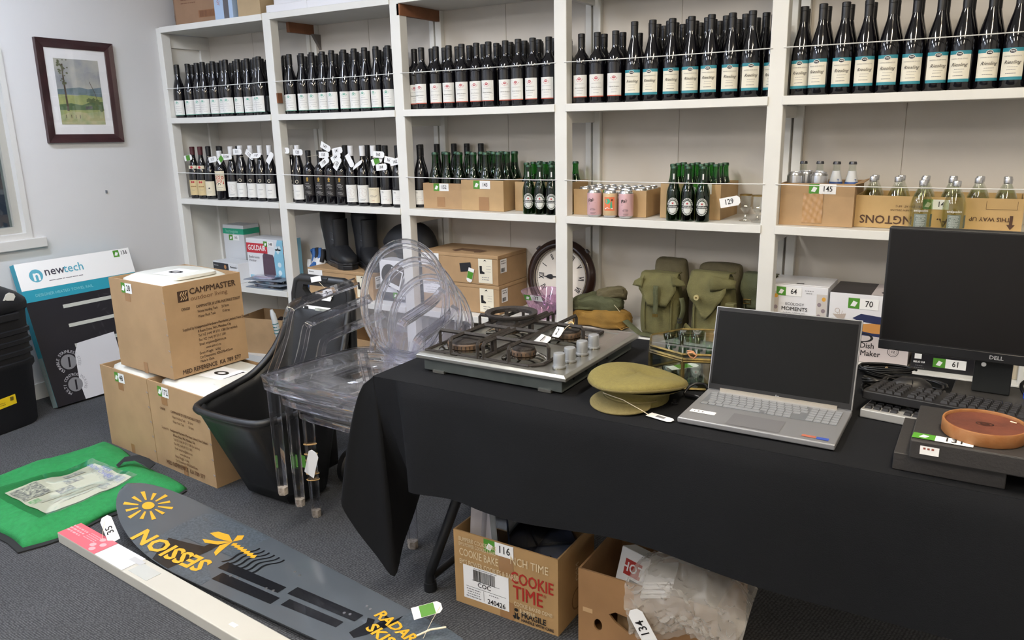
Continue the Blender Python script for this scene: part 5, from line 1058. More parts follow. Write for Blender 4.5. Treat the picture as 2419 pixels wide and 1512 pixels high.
hp = fm((0, -.905, .74), (1,0,0), (0,.06,1))
holed('handle_back', [(-.165,-.34),(.16,-.34),(.16,.05),(.148,.088),(.13,.098),(-.12,.098),(-.142,.085),(-.155,.03)], [[(-.095,.075),(.07,.075),(.085,.06),(.07,.03),(-.075,.03),(-.1,.055)]], .03, CB, o, hp)
MB().tube([hp @ V(p) for p in ((-.158,-.3,0),(-.157,.03,0),(-.14,.088,0),(-.12,.098,0),(.13,.098,0),(.148,.088,0),(.16,.05,0),(.162,-.3,0))], .02, 8).build('handle_frame', CB, o, sm=60)
MB().box((-.02,.09,-.022),(.05,.115,.022)).build('handle_grip', CB, o, hp, bev=.006)
lb = rect(o, hp @ T(0,0,.0165), -.02, -.075, .16, .125, WHITE, 'label'); e = T(0,0,.0008)
rect(lb, e, .03, .03, .08, .05, mat('label_photo', '#6f726c', .5, n=(25, .5, '#b9bdb5')), 'label_photo'); rect(lb, e, 0, -.045, .16, .025, mat('label_grass', '#7fa02c', .6, n=(40, .5, '#3f5a18')), 'label_grass'); rect(lb, e, -.06, .035, .025, .045, INK, 'label_picture'); lines(lb, e, .0, -.015, .12, 2, .012, .004, INKG)
hangtag(o, hp @ T(.045, .04, .022), '2', w=.055, h=.045, size=.036, neck=hp @ V((.0,.095,.02))); rect(o, hp @ T(0,0,.024), -.01, .105, .06, .022, WHITE, 'tag', .0, 12)
for s in (-1, 1):
    m_ = T(.19*s, -1.0, .078) @ Ry(90); wh = MB().lathe([(.05,-.016),(.07,-.02),(.078,-.012),(.078,.012),(.07,.02),(.05,.016)], 26, None, False).build('wheel', CB, o, m_, sm=40)
    MB().cyl(.02, -.021, .021, 14).build('hub', CB, wh, sm=40)
    for k in range(5): MB().box((.015,-.008,-.008),(.055,.008,.008)).build('spoke', CB, wh, Rz(72*k))
    MB().cyl(.009, .0215*s-.002, .0215*s+.002, 12).build('hub_cap', mat('hub_green', '#3f7d35', .5), wh)
MB().box((-.10,-1.09,.06),(.10,-.98,.30)).build('axle_housing', CB, o, bev=.01); MB().tube([(-.19,-1.0,.078),(.19,-1.0,.078)], .008, 8).build('axle', CB, o)
# ------------------------------------------------------------------ stacked clear chairs
def glassy(key, tint, ior):
    k = bpy.data.materials.new(key); k.use_nodes = True; nt = k.node_tree; p = nt.nodes['Principled BSDF']; p.inputs['Base Color'].default_value = lin(tint)
    p.inputs['Roughness'].default_value = .02; p.inputs['IOR'].default_value = ior; p.inputs['Transmission Weight'].default_value = 1
    tr = nt.nodes.new('ShaderNodeBsdfTransparent'); mx = nt.nodes.new('ShaderNodeMixShader'); mx.inputs[0].default_value = .8; nt.links.new(tr.outputs[0], mx.inputs[1]); nt.links.new(p.outputs[0], mx.inputs[2]); nt.links.new(mx.outputs[0], nt.nodes['Material Output'].inputs[0]); return k
PC = clear('polycarbonate', '#fdfdfe', .03, .03, .45, 4., '#fafafc', .15); PCT = glassy('polycarbonate_thick', '#f4f4fb', 1.3); FOOT = mat('chair_foot', '#cfc4b4', .6, n=(90, .5, '#8e8274'))
def chair(z, y, lab):
    o = thing('clear_chair', lab, 'chair', (-1.87, y, z), 0, 'stack of clear chairs')
    hw = .2365
    for s in (-1, 1):
        l = MB().loft([[(s*hw+dx*.017, dy*.017, 0) for dx, dy in ((-1,-.5),(0,-1),(1,-.5),(1,.6),(0,1),(-1,.6))], [(s*hw+dx*.021, dy*.021, .46) for dx, dy in ((-1,-.5),(0,-1),(1,-.5),(1,.6),(0,1),(-1,.6))]]).build('leg', PCT, o)
        MB().loft([[(s*hw+dx*k, dy*k, zz) for dx, dy in ((-1,-.5),(0,-1),(1,-.5),(1,.6),(0,1),(-1,.6))] for zz, k in ((0,.0155),(.028,.0165))]).build('foot', FOOT, l)
        l = MB().loft([[(s*.185+dx*.016, .50+dy*.016, 0) for dx, dy in ((-1,-.6),(0,-1),(1,-.6),(1,.6),(0,1),(-1,.6))], [(s*.185+dx*.019, .41+dy*.019, .45) for dx, dy in ((-1,-.6),(0,-1),(1,-.6),(1,.6),(0,1),(-1,.6))]]).build('leg', PCT, o)
        pts = crom([(s*.238,.0,.455),(s*.245,.05,.52),(s*.252,.095,.59),(s*.256,.125,.655),(s*.256,.15,.675),(s*.25,.22,.685),(s*.232,.34,.70),(s*.205,.425,.715)], 4)
        MB().tube(pts, .021, 4).build('armrest', PCT, o, sm=20); MB().tube([p+V((-.006*s,.004,-.006)) for p in pts], .009, 4).build('armrest_rib', PCT, o)
        MB().tube(crom([(s*.12,.40,.455),(s*.13,.425,.50),(s*.125,.44,.54)], 4), .013, 4).build('back_strut', PCT, o)
    seat = [(-.262,-.02),(-.2,-.032),(0,-.04),(.2,-.032),(.262,-.02),(.262,.05),(.235,.25),(.205,.40),(.15,.44),(0,.45),(-.15,.44),(-.205,.40),(-.235,.25),(-.262,.05)]
    MB().loft([[(x, yy, .452-.012*(1-(x/.26)**2)*(1 if k else 0)) for x, yy in [(a*k_, .2+(b-.2)*k_) for a, b in seat]] for k, k_ in ((0, 1.0), (0, .96), (1, .7), (1, .3))], False).build('seat', PC, o, sm=60, sol=.006)
    MB().loft([[(x, yy, .456) for x, yy in seat], [(x*.985, .2+(yy-.2)*.985, .405) for x, yy in seat]], False).build('seat_apron', PCT, o, sm=30, sol=.004)
    MB().tube([(x, yy, .456) for x, yy in seat], .006, 6, True).build('seat_edge', PCT, o, sm=60)
    B = fm((0, .46, .655), (1,0,0), (0,.17,1)); n = 44
    MB().loft([[(.205*r*cos(2*pi*i/n), .225*r*sin(2*pi*i/n), -.025*(1-r*r)) for i in range(n)] for r in (1, .8, .55, .3, .05)], True).build('backrest', PC, o, B, sm=80, sol=.005)
    for r, t in ((1, .011), (.9, .004)): MB().tube([(.205*r*cos(2*pi*i/n), .225*r*sin(2*pi*i/n), 0) for i in range(n)], t, 6, True).build('back_rim', PCT, o, B, sm=60)
    mb = MB()
    for k in range(9): x = -.1+.025*k; mb.tube([(x*.9,.435,.455),(x,.452,.5)], .004, 4)
    mb.build('back_ribs', PCT, o)
    return o
c1 = chair(0, -1.29, 'clear plastic oval-back armchair at the bottom of the stack with rubber bands'); chair(.08, -1.365, 'clear plastic oval-back armchair in the middle of the stack'); chair(.16, -1.44, 'clear plastic oval-back armchair on top of the stack')
BND = mat('rubber_band', '#d9b277', .6)
for z in (.155, .18, .235, .26, .30): MB().tube([(-.2365+.024*cos(a), .024*sin(a), z+.006*cos(a*1.0+1)) for a in [2*pi*i/10 for i in range(10)]], .002, 5, True).build('rubber_band', BND, c1)
hangtag(c1, fm((-.205, -.03, .24)) @ Rz(70), '', w=.11, h=.05); rect(c1, fm((-.2365, -.0255, .235)), -.03, .0, .05, .05, GREEN, 'green_sticker')
# ------------------------------------------------------------------ folding table and cloth
tb = thing('folding_table', 'folding trestle table with black tubular legs hidden under the black cloth', 'table', (0, 0, 0)); TBM = mat('table_black_steel', '#131417', .4); X0, X1, Y0, Y1, ZTB = -1.512, .46, -1.572, -.835, .742
MB().box((X0+.012, Y0+.012, .70), (X1-.01, Y1-.012, .735)).build('tabletop', mat('table_grey', '#6d6d70', .6), tb, bev=.006)
for sx in (0, 1):
    f_ = (lambda x: x) if not sx else (lambda x: X0+X1-x)
    for y in (-1.468, -.93): MB().tube(crom([(f_(-1.15), y, .70), (f_(-1.305), y, .334), (f_(-1.40), y, .105), (f_(-1.418), y, .06), (f_(-1.42), y, .012)], 4), .016, 10).build('leg', TBM, tb, sm=60); MB().cyl(.021, 0, .03, 12, T(f_(-1.42), y, 0)).build('foot_cap', TBM, tb, sm=40)
    MB().tube([(f_(-1.41), -1.468, .05), (f_(-1.41), -.93, .05)], .012, 8).build('leg_brace', TBM, tb, sm=60)
CL = mat('cloth_black', '#17181b', .9, s=.15, n=(4, .12), b=(420, .12))
st = []
for k in range(15):
    x = X1-(X1+1.22)*k/14; st.append(((x, Y0, ZTB), (x, Y0-.03-.008*sin(x*11), .432+.012*sin(x*7.3)-.02*(x > -.3)*(x+.3)), 0))
cor = (X0, Y0, ZTB)
st += [((-1.36, Y0, ZTB), (-1.345, Y0-.038, .42), 0), ((-1.43, Y0, ZTB), (-1.385, Y0-.01, .41), 0), ((-1.47, Y0, ZTB), (-1.43, Y0+.10, .36), 0), ((-1.495, Y0, ZTB), (-1.50, Y0+.15, .24), 0), ((X0+.006, Y0+.001, ZTB), (-1.49, Y0+.07, .16), 0), (cor, (-1.478, Y0+.005, .085), 0), ((X0, Y0+.004, ZTB), (-1.535, Y0-.01, .15), 0), ((X0, Y0+.008, ZTB), (-1.60, Y0-.035, .25), 0), ((X0, Y0+.012, ZTB), (-1.628, Y0-.05, .335), 0), ((X0, Y0+.03, ZTB), (-1.618, Y0+.02, .35), 0), ((X0, Y0+.08, ZTB), (-1.565, Y0+.10, .30), 0), ((X0, Y0+.15, ZTB), (-1.60, Y0+.15, .28), 0), ((X0, Y0+.24, ZTB), (-1.545, Y0+.24, .33), 0)]
for k in range(6): y = Y0+.34+(Y1-Y0-.34)*k/5; st.append(((X0, y, ZTB), (X0-.045-.012*sin(y*17), y, .36), 0))
tpc = crom([s[0] for s in st], 4); hmc = crom([s[1] for s in st], 4); n = 14; rows_ = []
for i in range(n+1):
    t = i/n; row = []
    for a, h in zip(tpc, hmc):
        p = a.lerp(h, t); out = V((h.x-a.x, h.y-a.y, 0)); ins = h.x > X0-.03 and h.y > Y0+.02
        p += out*(t**2.2-t) if ins else out*(.9*(t**.45-t)); p += V((-.0015, -.0025, 0))*min(1, t*8); row.append(tuple(p))
    rows_.append(row)
mbc = MB(); mbc.loft(rows_, False, False)
mbc.grid(lambda u, v: (X0+(X1-X0)*u, Y0+(Y1-Y0)*v, ZTB+.0004+(.0012*NZ.noise(V((u*18, v*8, 0))) if 0 < u < 1 and 0 < v < 1 else 0)), 40, 20)
mbc.grid(lambda u, v: (X0+(X1-X0)*u, Y1+.012*min(1, v*3), ZTB-.26*v), 30, 6)
tag(mbc.build('tablecloth', CL, None, sm=75), 'black tablecloth draped over the long table with a low hanging corner', 'tablecloth')
# ------------------------------------------------------------------ cartons under the table
o = open_carton('carton', 'brown open cookie carton tagged 116 with white and red lettering under the table', 'carton', (-1.13, -1.355, 0), 0, .365, .24, .25, mat('cardboard_cookie', '#ad8a5c', .8, n=(12, .1), b=(120, .04)))
f = front(-.1825, -.12, 0); CRM = mat('print_cream', '#d9c6a2', .6); CRD = mat('print_cookie_red', '#a8281f', .6)
for s_, x, y, sz, k in (('BUMPER\u00ae COOKIE BAKE', .02, .225, .02, .62), ('EM\u2019S POWER COOKIES & BARS', .02, .208, .0165, .6), ('COOKIE BAKE', .02, .18, .036, .62), ('EM\u2019S POWER COOKIES & BARS\u00ae', .02, .148, .024, .62), ('NCH TIME', .205, .203, .037, .76), ('COOKIE BAKE\u00ae OSM\u00ae', .215, .062, .019, .68), ('BUMPER\u00ae', .235, .043, .018, .68)): txt(o, f, s_, x, y, sz, CRM, 'LEFT', .008, xs=k)
txt(o, f, 'COOKIE', .205, .148, .054, CRD, 'LEFT', .014, xs=.72); txt(o, f, 'TIME', .213, .099, .064, CRD, 'LEFT', .01, xs=.75); txt(o, f, '\u00ae', .322, .118, .014, CRD); txt(o, f, 'FRAGILE', .24, .031, .027, INK, 'LEFT', .025, xs=.85); txt(o, f, 'HANDLE WITH CARE', .24, .013, .0135, INK, 'LEFT', .03, xs=.86)
mb = MB().poly([(.21,.02),(.216,.01),(.222,.012),(.222,.03),(.217,.034),(.218,.022)]).poly([(.236,.02),(.23,.01),(.224,.012),(.224,.03),(.229,.034),(.228,.022)]).poly(ellipse(.223, .042, .007, .006, 10)); mb.build('hands_print', INK, o, f @ T(0,0,.0006))
lb = rect(o, f, .115, .083, .165, .115, WHITE, 'label', .0); e = T(0,0,.0006); bars(lb, e, -.005, .03, .08, .038, INK, 30); txt(lb, e, 'COC', -.005, .0, .022, INK, bold=.01); rect(lb, e, 0, -.014, .145, .0012, INK); txt(lb, e, '240426', .038, -.045, .024, INK, bold=.012, xs=.9); rect(lb, e, -.008, -.034, .001, .036, INK); lines(lb, e, -.045, -.022, .06, 4, .0085, .0028, INKG); lines(lb, e, .03, -.022, .04, 1, .01, .003, INKG); lines(lb, e, 0, .053, .09, 1, .01, .002, INKG); rect(lb, e, 0, .0115, .1, .0015, INKG)
rect(o, f, .19, .19, .05, .08, TAPE, 'tape', -.0002); rect(o, f, .19, .03, .05, .06, TAPE, 'tape', -.0002); lot(o, f, '116', .165, .228, .105, .042, .034)
sd = side(.1825, -.12, 0); wr = ring(MB(), .12, .06, .03, .036, 18); wr.build('round_print', mat('print_ring_brown', '#7d5a34', .7), o, sd)  # ring printed in brown ink on the carton side
txt(o, sd, 'OSM', .12, .15, .03, CRM, rot=90)
o = thing('paper_stack', 'curled white printed papers standing in the cookie carton', 'paper', (-1.245, -1.36, .006))
MB().grid(lambda u, v: (-.05+.075*u+.02*v*v, -.06+.03*sin(u*2), .36*v-.0), 6, 10).build('sheet', mat('paper_lilac', '#d9d5dc', .6), o, sm=60, sol=.002)
MB().grid(lambda u, v: (-.02+.05*u+.025*v*v, -.045+.03*sin(u*2), .355*v), 6, 10).build('sheet', mat('paper_grey', '#b5b3bc', .6), o, sm=60, sol=.002)
DK = mat('tray_plastic', '#59627a', .18, s=.7, coat=.4); DK2 = clear('tray_clear', '#8a93a6', .06, .16, .7, 2.)
o = thing('plastic_tray', 'dark smoky plastic drawer tray lying tilted in the cookie carton', 'tray', mx=T(-1.06, -1.345, .135) @ Ry(-20) @ Rx(10)); MB().box((-.075,-.075,0),(.09,.085,.012)).build('tray_base', DK, o, bev=.004); MB().box((-.075,-.075,.012),(-.063,.085,.13)).box((-.063,.073,.012),(.09,.085,.13)).build('tray_wall', DK2, o, bev=.003); MB().box((-.063,-.075,.012),(.09,-.066,.075)).build('tray_front', DK2, o, bev=.003); MB().tube([(-.06,-.078,.06),(.05,-.078,.06)], .004, 6).build('tray_rail', mat('chrome', '#c9cbd0', .12, 1), o)
o = thing('plastic_tray', 'grey plastic tray standing upright in the cookie carton beside the papers', 'tray', mx=T(-1.17, -1.35, .012) @ Ry(-4)); MB().box((-.012,-.09,0),(.012,.08,.36)).build('tray_base', mat('plastic_ash', '#7a7d80', .4), o, bev=.005); MB().box((.012,-.09,.0),(.05,-.08,.35)).build('tray_wall', DK2, o)
o = thing('carton', 'brown open produce carton with cut hand holes under the table', 'carton', (-.69, -1.31, 0)); BC = mat('cardboard_banana', '#9d764e', .85, n=(8, .18), b=(100, .05)); w, d, h = .40, .30, .235
MB().box((-w/2,-d/2,0),(w/2,d/2,.006)).box((-w/2,d/2-.006,.006),(w/2,d/2,h)).box((-w/2,-d/2+.006,.006),(-w/2+.006,d/2-.006,h)).box((w/2-.006,-d/2+.006,.006),(w/2,d/2-.006,h)).build('carton_body', BC, o)
hole = [(-.105+w/2,.118),(-.085+w/2,.13),(-.04+w/2,.125),(.0+w/2,.10),(.0+w/2,.083),(-.045+w/2,.078),(-.085+w/2,.098)]; hole2 = ellipse(.062, .072, .013, .019, 14)
holed('carton_front', [(0,.006),(w,.006),(w,h),(0,h)], [hole, hole2], .006, BC, o, fm((-w/2, -d/2+.003, 0)))
rect(o, front(-w/2, -d/2, 0), .03, .11, .03, .014, mat('cardboard_rub', '#c2a077', .9), 'rub_mark')
MB().box((-.1,-.10,.006),(.12,.05,.10)).build('inner_tray', CARD, o); o2 = thing('box', 'small white box with red lettering standing in the produce carton', 'box', mx=T(-.775, -1.385, .10) @ Rz(-18) @ Rx(-18)); MB().box((-.045,-.02,0),(.06,.04,.17)).build('box_body', WHITE, o2, bev=.002); rect(o2, front(0,-.02,0), .008, .12, .06, .045, CRD, 'red_panel'); txt(o2, front(0,-.02,0), 'HOT', .008, .12, .036, WHITE, bold=.02, dz=.0012); rect(o2, front(0,-.02,0), .03, .075, .05, .03, INK, 'dark_panel')
PB_ = bpy.data.materials.new('thin_polythene'); PB_.use_nodes = True; nt = PB_.node_tree; pn = nt.nodes['Principled BSDF']; pn.inputs['Base Color'].default_value = lin('#c9c2b8'); pn.inputs['Roughness'].default_value = .28
tr = nt.nodes.new('ShaderNodeBsdfTransparent'); mxn = nt.nodes.new('ShaderNodeMixShader'); mxn.inputs[0].default_value = .36; nt.links.new(tr.outputs[0], mxn.inputs[1]); nt.links.new(pn.outputs[0], mxn.inputs[2]); nt.links.new(mxn.outputs[0], nt.nodes['Material Output'].inputs[0])
o = thing('plastic_bag', 'crumpled translucent plastic bag spilling over the produce carton, tagged 134', 'plastic bag', (-.59, -1.41, .215))
def film(u, v):
    x = -.165+.33*u; c = V((x*9, v*3.2, 2)); rdg = 1-2*abs(NZ.noise(c)); rdg2 = 1-2*abs(NZ.noise(V((x*38, v*14, 7)))); wd = (1-(2*u-1)**4)
    s_ = v*.30; y = .085-s_ if s_ < .17 else -.085-.018*sin(min(1, (s_-.17)/.05)*pi/2)-.012*(s_ > .2)
    z = .035+.055*sin(min(1, s_/.17)*pi)*wd+.01 if s_ < .17 else .045-(s_-.17)*.85
    z += .02*(rdg-.5)*wd+.010*rdg2-.02*(2*u-1)**2+.03*(u < .3)*(s_ > .17)*0; y += .014*(rdg2-.5)*(s_ > .15)+.010*rdg
    return (x*(1-.25*max(0, v-.55))+.03*v, y, z-.02*sin(u*7+1)*(v > .85))
MB().grid(film, 60, 50).build('bag_film', PB_, o, sm=24)
MB().grid(lambda u, v: (lambda p: (p[0]*.92+.01, p[1]+.012, p[2]-.018))(film(u, v)), 30, 26).build('bag_film', PB_, o, sm=60)
for k in range(4): MB().box((-.11+.004*k,-.06+.006*k,.03+.01*k),(-.03+.004*k,.04+.006*k,.036+.01*k)).build('paper_sheet', WHITE, o, Rz(12) @ Ry(-12))
hangtag(o, fm((-.075, -.125, -.045)) @ Rz(-58) @ Rz(180), '134', w=.1, h=.045, size=.036, neck=(-.08, -.07, .0))
# ------------------------------------------------------------------ gas cooktop
ZT_ = .7436
o = thing('gas_cooktop', 'stainless steel four-burner gas cooktop with black grates and side knobs', 'cooktop', (-1.172, -1.222, ZT_)); SS = mat('stainless', '#b4b3ad', .28, .85, n=(8, .2), b=(25, .06)); SSD = mat('tin_underside', '#5f6563', .5, .4, n=(12, .3)); IRON = mat('cast_iron', '#26211f', .75, b=(120, .3)); BRN_ = mat('burner_rust', '#5c4632', .6, n=(40, .4, '#2d241e')); SSP = mat('steel_polished', '#a8a59c', .12, 1., n=(6, .15))
MB().box((-.235,-.235,.004),(.232,.24,.042)).build('underbody', SSD, o, bev=.002)
MB().loft([[(x*a, y*b, z) for x, y in ((-1,-1),(1,-1),(1,1),(-1,1))] for z, a, b in ((.042,.252,.252),(.052,.252,.252),(.058,.243,.243),(.058,.20,.22),(.0555,.195,.215))]).build('plate', SS, o, bev=.0015)
for s in ((-.2,-.237),(.16,-.237)): MB().box((s[0],s[1]-.004,.0),(s[0]+.04,s[1]+.01,.008)).build('clip', SS, o)
for y in (-.17,-.09,-.02,.05): MB().box((.2315,y,.022),(.2335,y+.008,.03)).build('side_slot', INK, o)
for x, y, r in ((-.14,-.145,.058),(.06,-.145,.036),(-.13,.08,.045),(.08,.09,.042)):
    bu = MB().lathe([(r+.03,.0565),(r+.022,.061),(r+.006,.066),(r*.6,.067)], 28, T(x,y,0)).build('burner_dish', SSP, o, sm=40)
    MB().lathe([(r*.92,.066),(r,.068),(r,.080),(r*.94,.083)], 28, T(x,y,0)).build('burner_ring', BRN_, bu, sm=40)
    MB().lathe([(r*.93,.083),(r*.9,.088),(r*.5,.0905),(.003,.091)], 28, T(x,y,0)).build('burner_cap', IRON, bu, sm=40)
    mb = MB()
    for k in range(int(r*500)): a = 2*pi*k/int(r*500); mb.box((-.0012,r-.001,.070),(.0012,r+.0012,.078), T(x,y,0) @ Rz(math.degrees(a)))
    mb.build('flame_ports', INK, bu)
def bar(p0, p1, name='grate_bar', drop=(1,1)):
    (x0,y0),(x1,y1) = p0, p1; pts = []
    d_ = V((x1-x0, y1-y0, 0)).normalized()*.014
    if drop[0]: pts += [(x0,y0,.058),(x0,y0,.098),(x0+d_.x*.4,y0+d_.y*.4,.106)]
    else: pts += [(x0,y0,.106)]
    if drop[1]: pts += [(x1-d_.x*.4,y1-d_.y*.4,.106),(x1,y1,.098),(x1,y1,.058)]
    else: pts += [(x1,y1,.106)]
    MB().tube(pts, .0062, 4).build(name, IRON, o, sm=20)
for y in (-.15, .07): bar((-.235, y), (-.045, y)); bar((-.035, y), (.145, y))
for x in (-.145, .055): bar((x, -.22), (x, -.035), drop=(1,0)); bar((x, -.035), (x, .2), drop=(0,1))
bar((-.05, -.22), (-.05, .2)); bar((-.03, -.22), (-.03, .2))
for y in (-.04,): bar((-.145, y), (.055, y), drop=(0,0))
MB().tube([(-.235,-.222,.0605),(-.045,-.222,.0605),(-.045,.205,.0605),(-.235,.205,.0605)], .005, 6, True).build('grate_frame', IRON, o); MB().tube([(-.035,-.222,.0605),(.12,-.222,.0605),(.148,-.19,.0605),(.148,.205,.0605),(-.035,.205,.0605)], .005, 6, True).build('grate_frame', IRON, o)
MB().lathe([(.066,.118),(.078,.122),(.084,.128),(.084,.134),(.076,.136),(.066,.130),(.066,.118)], 40, T(-.10,.05,0), False).build('wok_ring', IRON, o, sm=50)
for k in range(4): MB().box((.06,-.005,.106),(.074,.005,.124), T(-.10,.05,0) @ Rz(45+90*k)).build('wok_ring_lug', IRON, o)
KN = mat('knob_silver', '#9fa2a6', .35, .5)
for y in (-.19, -.126, -.049, .028):
    k_ = MB().lathe([(.0175,.0585),(.0185,.062),(.0182,.066),(.016,.0665),(.0165,.070),(.0165,.098),(.0155,.1005),(.003,.1008)], 26, T(.2,y,0)).build('knob', KN, o, sm=40); MB().lathe([(.0195,.058),(.0195,.0615),(.0178,.0615)], 26, T(.2,y,0), False).build('knob_collar', SSP, k_, sm=40)
hangtag(o, T(.085, .02, .096) @ Rz(-40) @ Rx(52) @ Rz(10), '2', w=.05, h=.035, size=.03, neck=(.1, .075, .11)); hangtag(o, T(.06, -.03, .082) @ Rz(-25) @ Rx(30), '1', w=.055, h=.035, size=.03)
MB().tube([(.1+.009*cos(a), .075+.009*sin(a)*.6, .108+.008*sin(a)) for a in [2*pi*i/10 for i in range(10)]], .0018, 5, True).build('tag_band', BND, o)
# ------------------------------------------------------------------ peaked cap
o = thing('peaked_cap', 'olive khaki military peaked cap with a paper tag on the black cloth', 'cap', (-.748, -1.395, ZT_), -16); KH = mat('cap_khaki', '#746a38', .9, n=(120, .15), b=(400, .2)); KHP = mat('cap_visor', '#6d623a', .85, n=(100, .12), b=(400, .2))
def egg(r, z0, n=32, tilt=0, sx=1., sy=1., cy=0): return [(r*sx*cos(2*pi*i/n), cy+r*sy*sin(2*pi*i/n), z0+tilt*(-sin(2*pi*i/n))) for i in range(n)]
MB().loft([egg(.080,.002,sy=1.08), egg(.081,.012,sy=1.08), egg(.083,.026,tilt=.003,sy=1.08), egg(.095,.035,tilt=.006,sy=1.08), egg(.115,.043,tilt=.008,sy=1.05), egg(.124,.049,tilt=.009,sy=1.03)], False).build('band', KH, o, sm=60)
def drp(i, n=32): return .007*cos(4*pi*i/n+.6)
MB().loft([[(x, y, z+drp(i)) for i, (x, y, z) in enumerate(egg(r, z_, tilt=.010, sy=1.03))] for r, z_ in ((.121,.046),(.128,.052),(.127,.060),(.118,.066),(.095,.069),(.06,.068),(.01,.067))]).build('crown', KH, o, sm=70)
MB().tube([(x, y, z+drp(i)) for i, (x, y, z) in enumerate(egg(.1275, .054, tilt=.010, sy=1.03))], .0028, 6, True).build('crown_piping', KHP, o, sm=60)
def visor(u, v): a = rad(-90-64+128*u); r = .082+.052*v*(cos((u-.5)*pi)**.5 if 0 < u < 1 else 0); return (r*cos(a), r*sin(a)*1.06, .017-.015*v*cos((u-.5)*pi)**.5 if 0 < u < 1 else .017)
MB().grid(visor, 24, 6).build('visor', KHP, o, sm=70, sol=.004)
MB().tube([(.083*cos(a), .0895*sin(a), .020) for a in [rad(-90-75+150*k/14) for k in range(15)]], .003, 6).build('chin_strap', KHP, o, sm=60)
q_ = Rz(16); MB().tube([q_ @ V((-.065,-.075,.03)), q_ @ V((0,-.095,.028)), q_ @ V((.05,-.1,.012)), q_ @ V((.075,-.105,.004))], .0012, 5).build('tag_string', STRING, o); hangtag(o, q_ @ T(.105, -.105, .003) @ Rz(-14), '', w=.07, h=.026); rect(o, q_ @ T(.105, -.105, .0042) @ Rz(-14), 0, 0, .025, .012, INKG, 'print')
# ------------------------------------------------------------------ octagonal glass box
o = thing('glass_box', 'octagonal glass trinket box with aged brass edges', 'glass box', (-.655, -1.125, ZT_), 20); BR = mat('aged_brass', '#7d6c3c', .45, .7, n=(30, .4, '#3d3626')); OG = clear('box_glass', '#eef2f0', .02, .06, .6, 2.4)
A = [(.165*cos(rad(22.5+45*k)), .145*sin(rad(22.5+45*k))) for k in range(8)]; H_ = .104
for k in range(8):
    a, b = A[k], A[(k+1) % 8]
    MB().tube([(*a, .004), (*a, H_-.022)], .005, 4).build('corner_strip', BR, o)
    for z in (.004, H_-.022, H_-.016, H_-.003): MB().tube([(*a, z), (*b, z)], .0042 if z < .09 else .0036, 4).build('edge_strip', BR, o)
    MB().add([(*a,.004),(*b,.004),(*b,H_-.022),(*a,H_-.022)], [(0,1,2,3)]).build('glass_pane', OG, o, sol=.002)
    MB().add([(*a,H_-.016),(*b,H_-.016),(*b,H_-.003),(*a,H_-.003)], [(0,1,2,3)]).build('lid_pane', OG, o, sol=.0015)
MB().prism(A, H_-.004, H_-.002).build('lid_glass', OG, o); MB().prism(A, .001, .003).build('base_glass', clear('box_base_glass', '#c4cbc8', .03, .15, .6, 2), o)
hangtag(o, T(-.06, -.03, .035) @ Rz(30), '', w=.09, h=.035, green=True); MB().tube([(-.04+.012*cos(a*2.3), -.132+.008*sin(a), H_-.006+.012*sin(a*1.7)) for a in [i*.6 for i in range(12)]], .0022, 5).build('rubber_band', mat('band_peach', '#c08a64', .6), o)
# ------------------------------------------------------------------ laptop
o = thing('laptop', 'open silver laptop with black screen on the black cloth', 'laptop', (-.4175, -1.39, ZT_), 0); AL = mat('laptop_silver', '#9fa0a4', .35, .55); KY = mat('key_silver', '#8d9095', .5, .2); SCR = mat('screen_black', '#050506', .22, s=.25); BZ = mat('bezel_black', '#131316', .3)
MB().box((-.1795,-.12,.0025),(.1795,.12,.0165)).build('base', AL, o, bev=.003, seg=3); e = top(0,0,.0165)
for x in (-.15, .15): MB().cyl(.006, 0, .003, 10, T(x,-.1,0)).cyl(.006, 0, .003, 10, T(x,.1,0)).build('rubber_feet', BZ, o)
rect(o, e, 0, .045, .325, .098, mat('key_well', '#73767b', .5, .3), 'key_well', -.0007); rect(o, e, -.005, -.072, .122, .078, mat('trackpad', '#87878b', .3, .4), 'trackpad', -.0004)
key = {}
def kcap(w):
    if w not in key: key[w] = MB().box((-w/2,-.0066,0),(w/2,.0066,.0016)).mesh('key'); key[w].materials.append(KY)
    return key[w]
for r, (n, p) in enumerate(((13, .0187), (13, .0187), (13, .0187), (12, .0187), (11, .0187), (8, .0187))):
    y = .087-.0163*r-(.0 if r else -.0)
    for i in range(n): put('key', kcap(.0163), None, o, T(-.152+.004*min(r, 3)*(r < 5)+p*i+(.07 if r == 5 and i > 3 else 0), y, .0166))
    for i in range(4): put('key', kcap(.0155), None, o, T(.101+.0178*i, y, .0166))
put('key', kcap(.085), None, o, T(-.045, .0055, .0166))
rect(o, e, -.135, -.062, .062, .02, WHITE, 'sticker'); lines(o, e, -.145, -.062, .03, 1, .01, .008, INKG, 'sticker_print'); rect(o, e, .12, -.098, .03, .012, mat('sticker_red', '#a8624f', .5), 'sticker', .0); rect(o, e, .15, -.1, .026, .014, mat('sticker_blue', '#3a4fa0', .4), 'sticker')
lid = T(0, .113, .017) @ Rx(-14.5)
MB().box((-.1795,0,.0),(.1795,.0055,.222)).build('lid', AL, o, lid, bev=.002); sc_ = MB().box((-.1765,-.0008,.002),(.1765,.0002,.220)).build('bezel', BZ, o, lid); MB().box((-.171,-.0014,.017),(.171,-.0006,.211)).build('screen', SCR, o, lid)
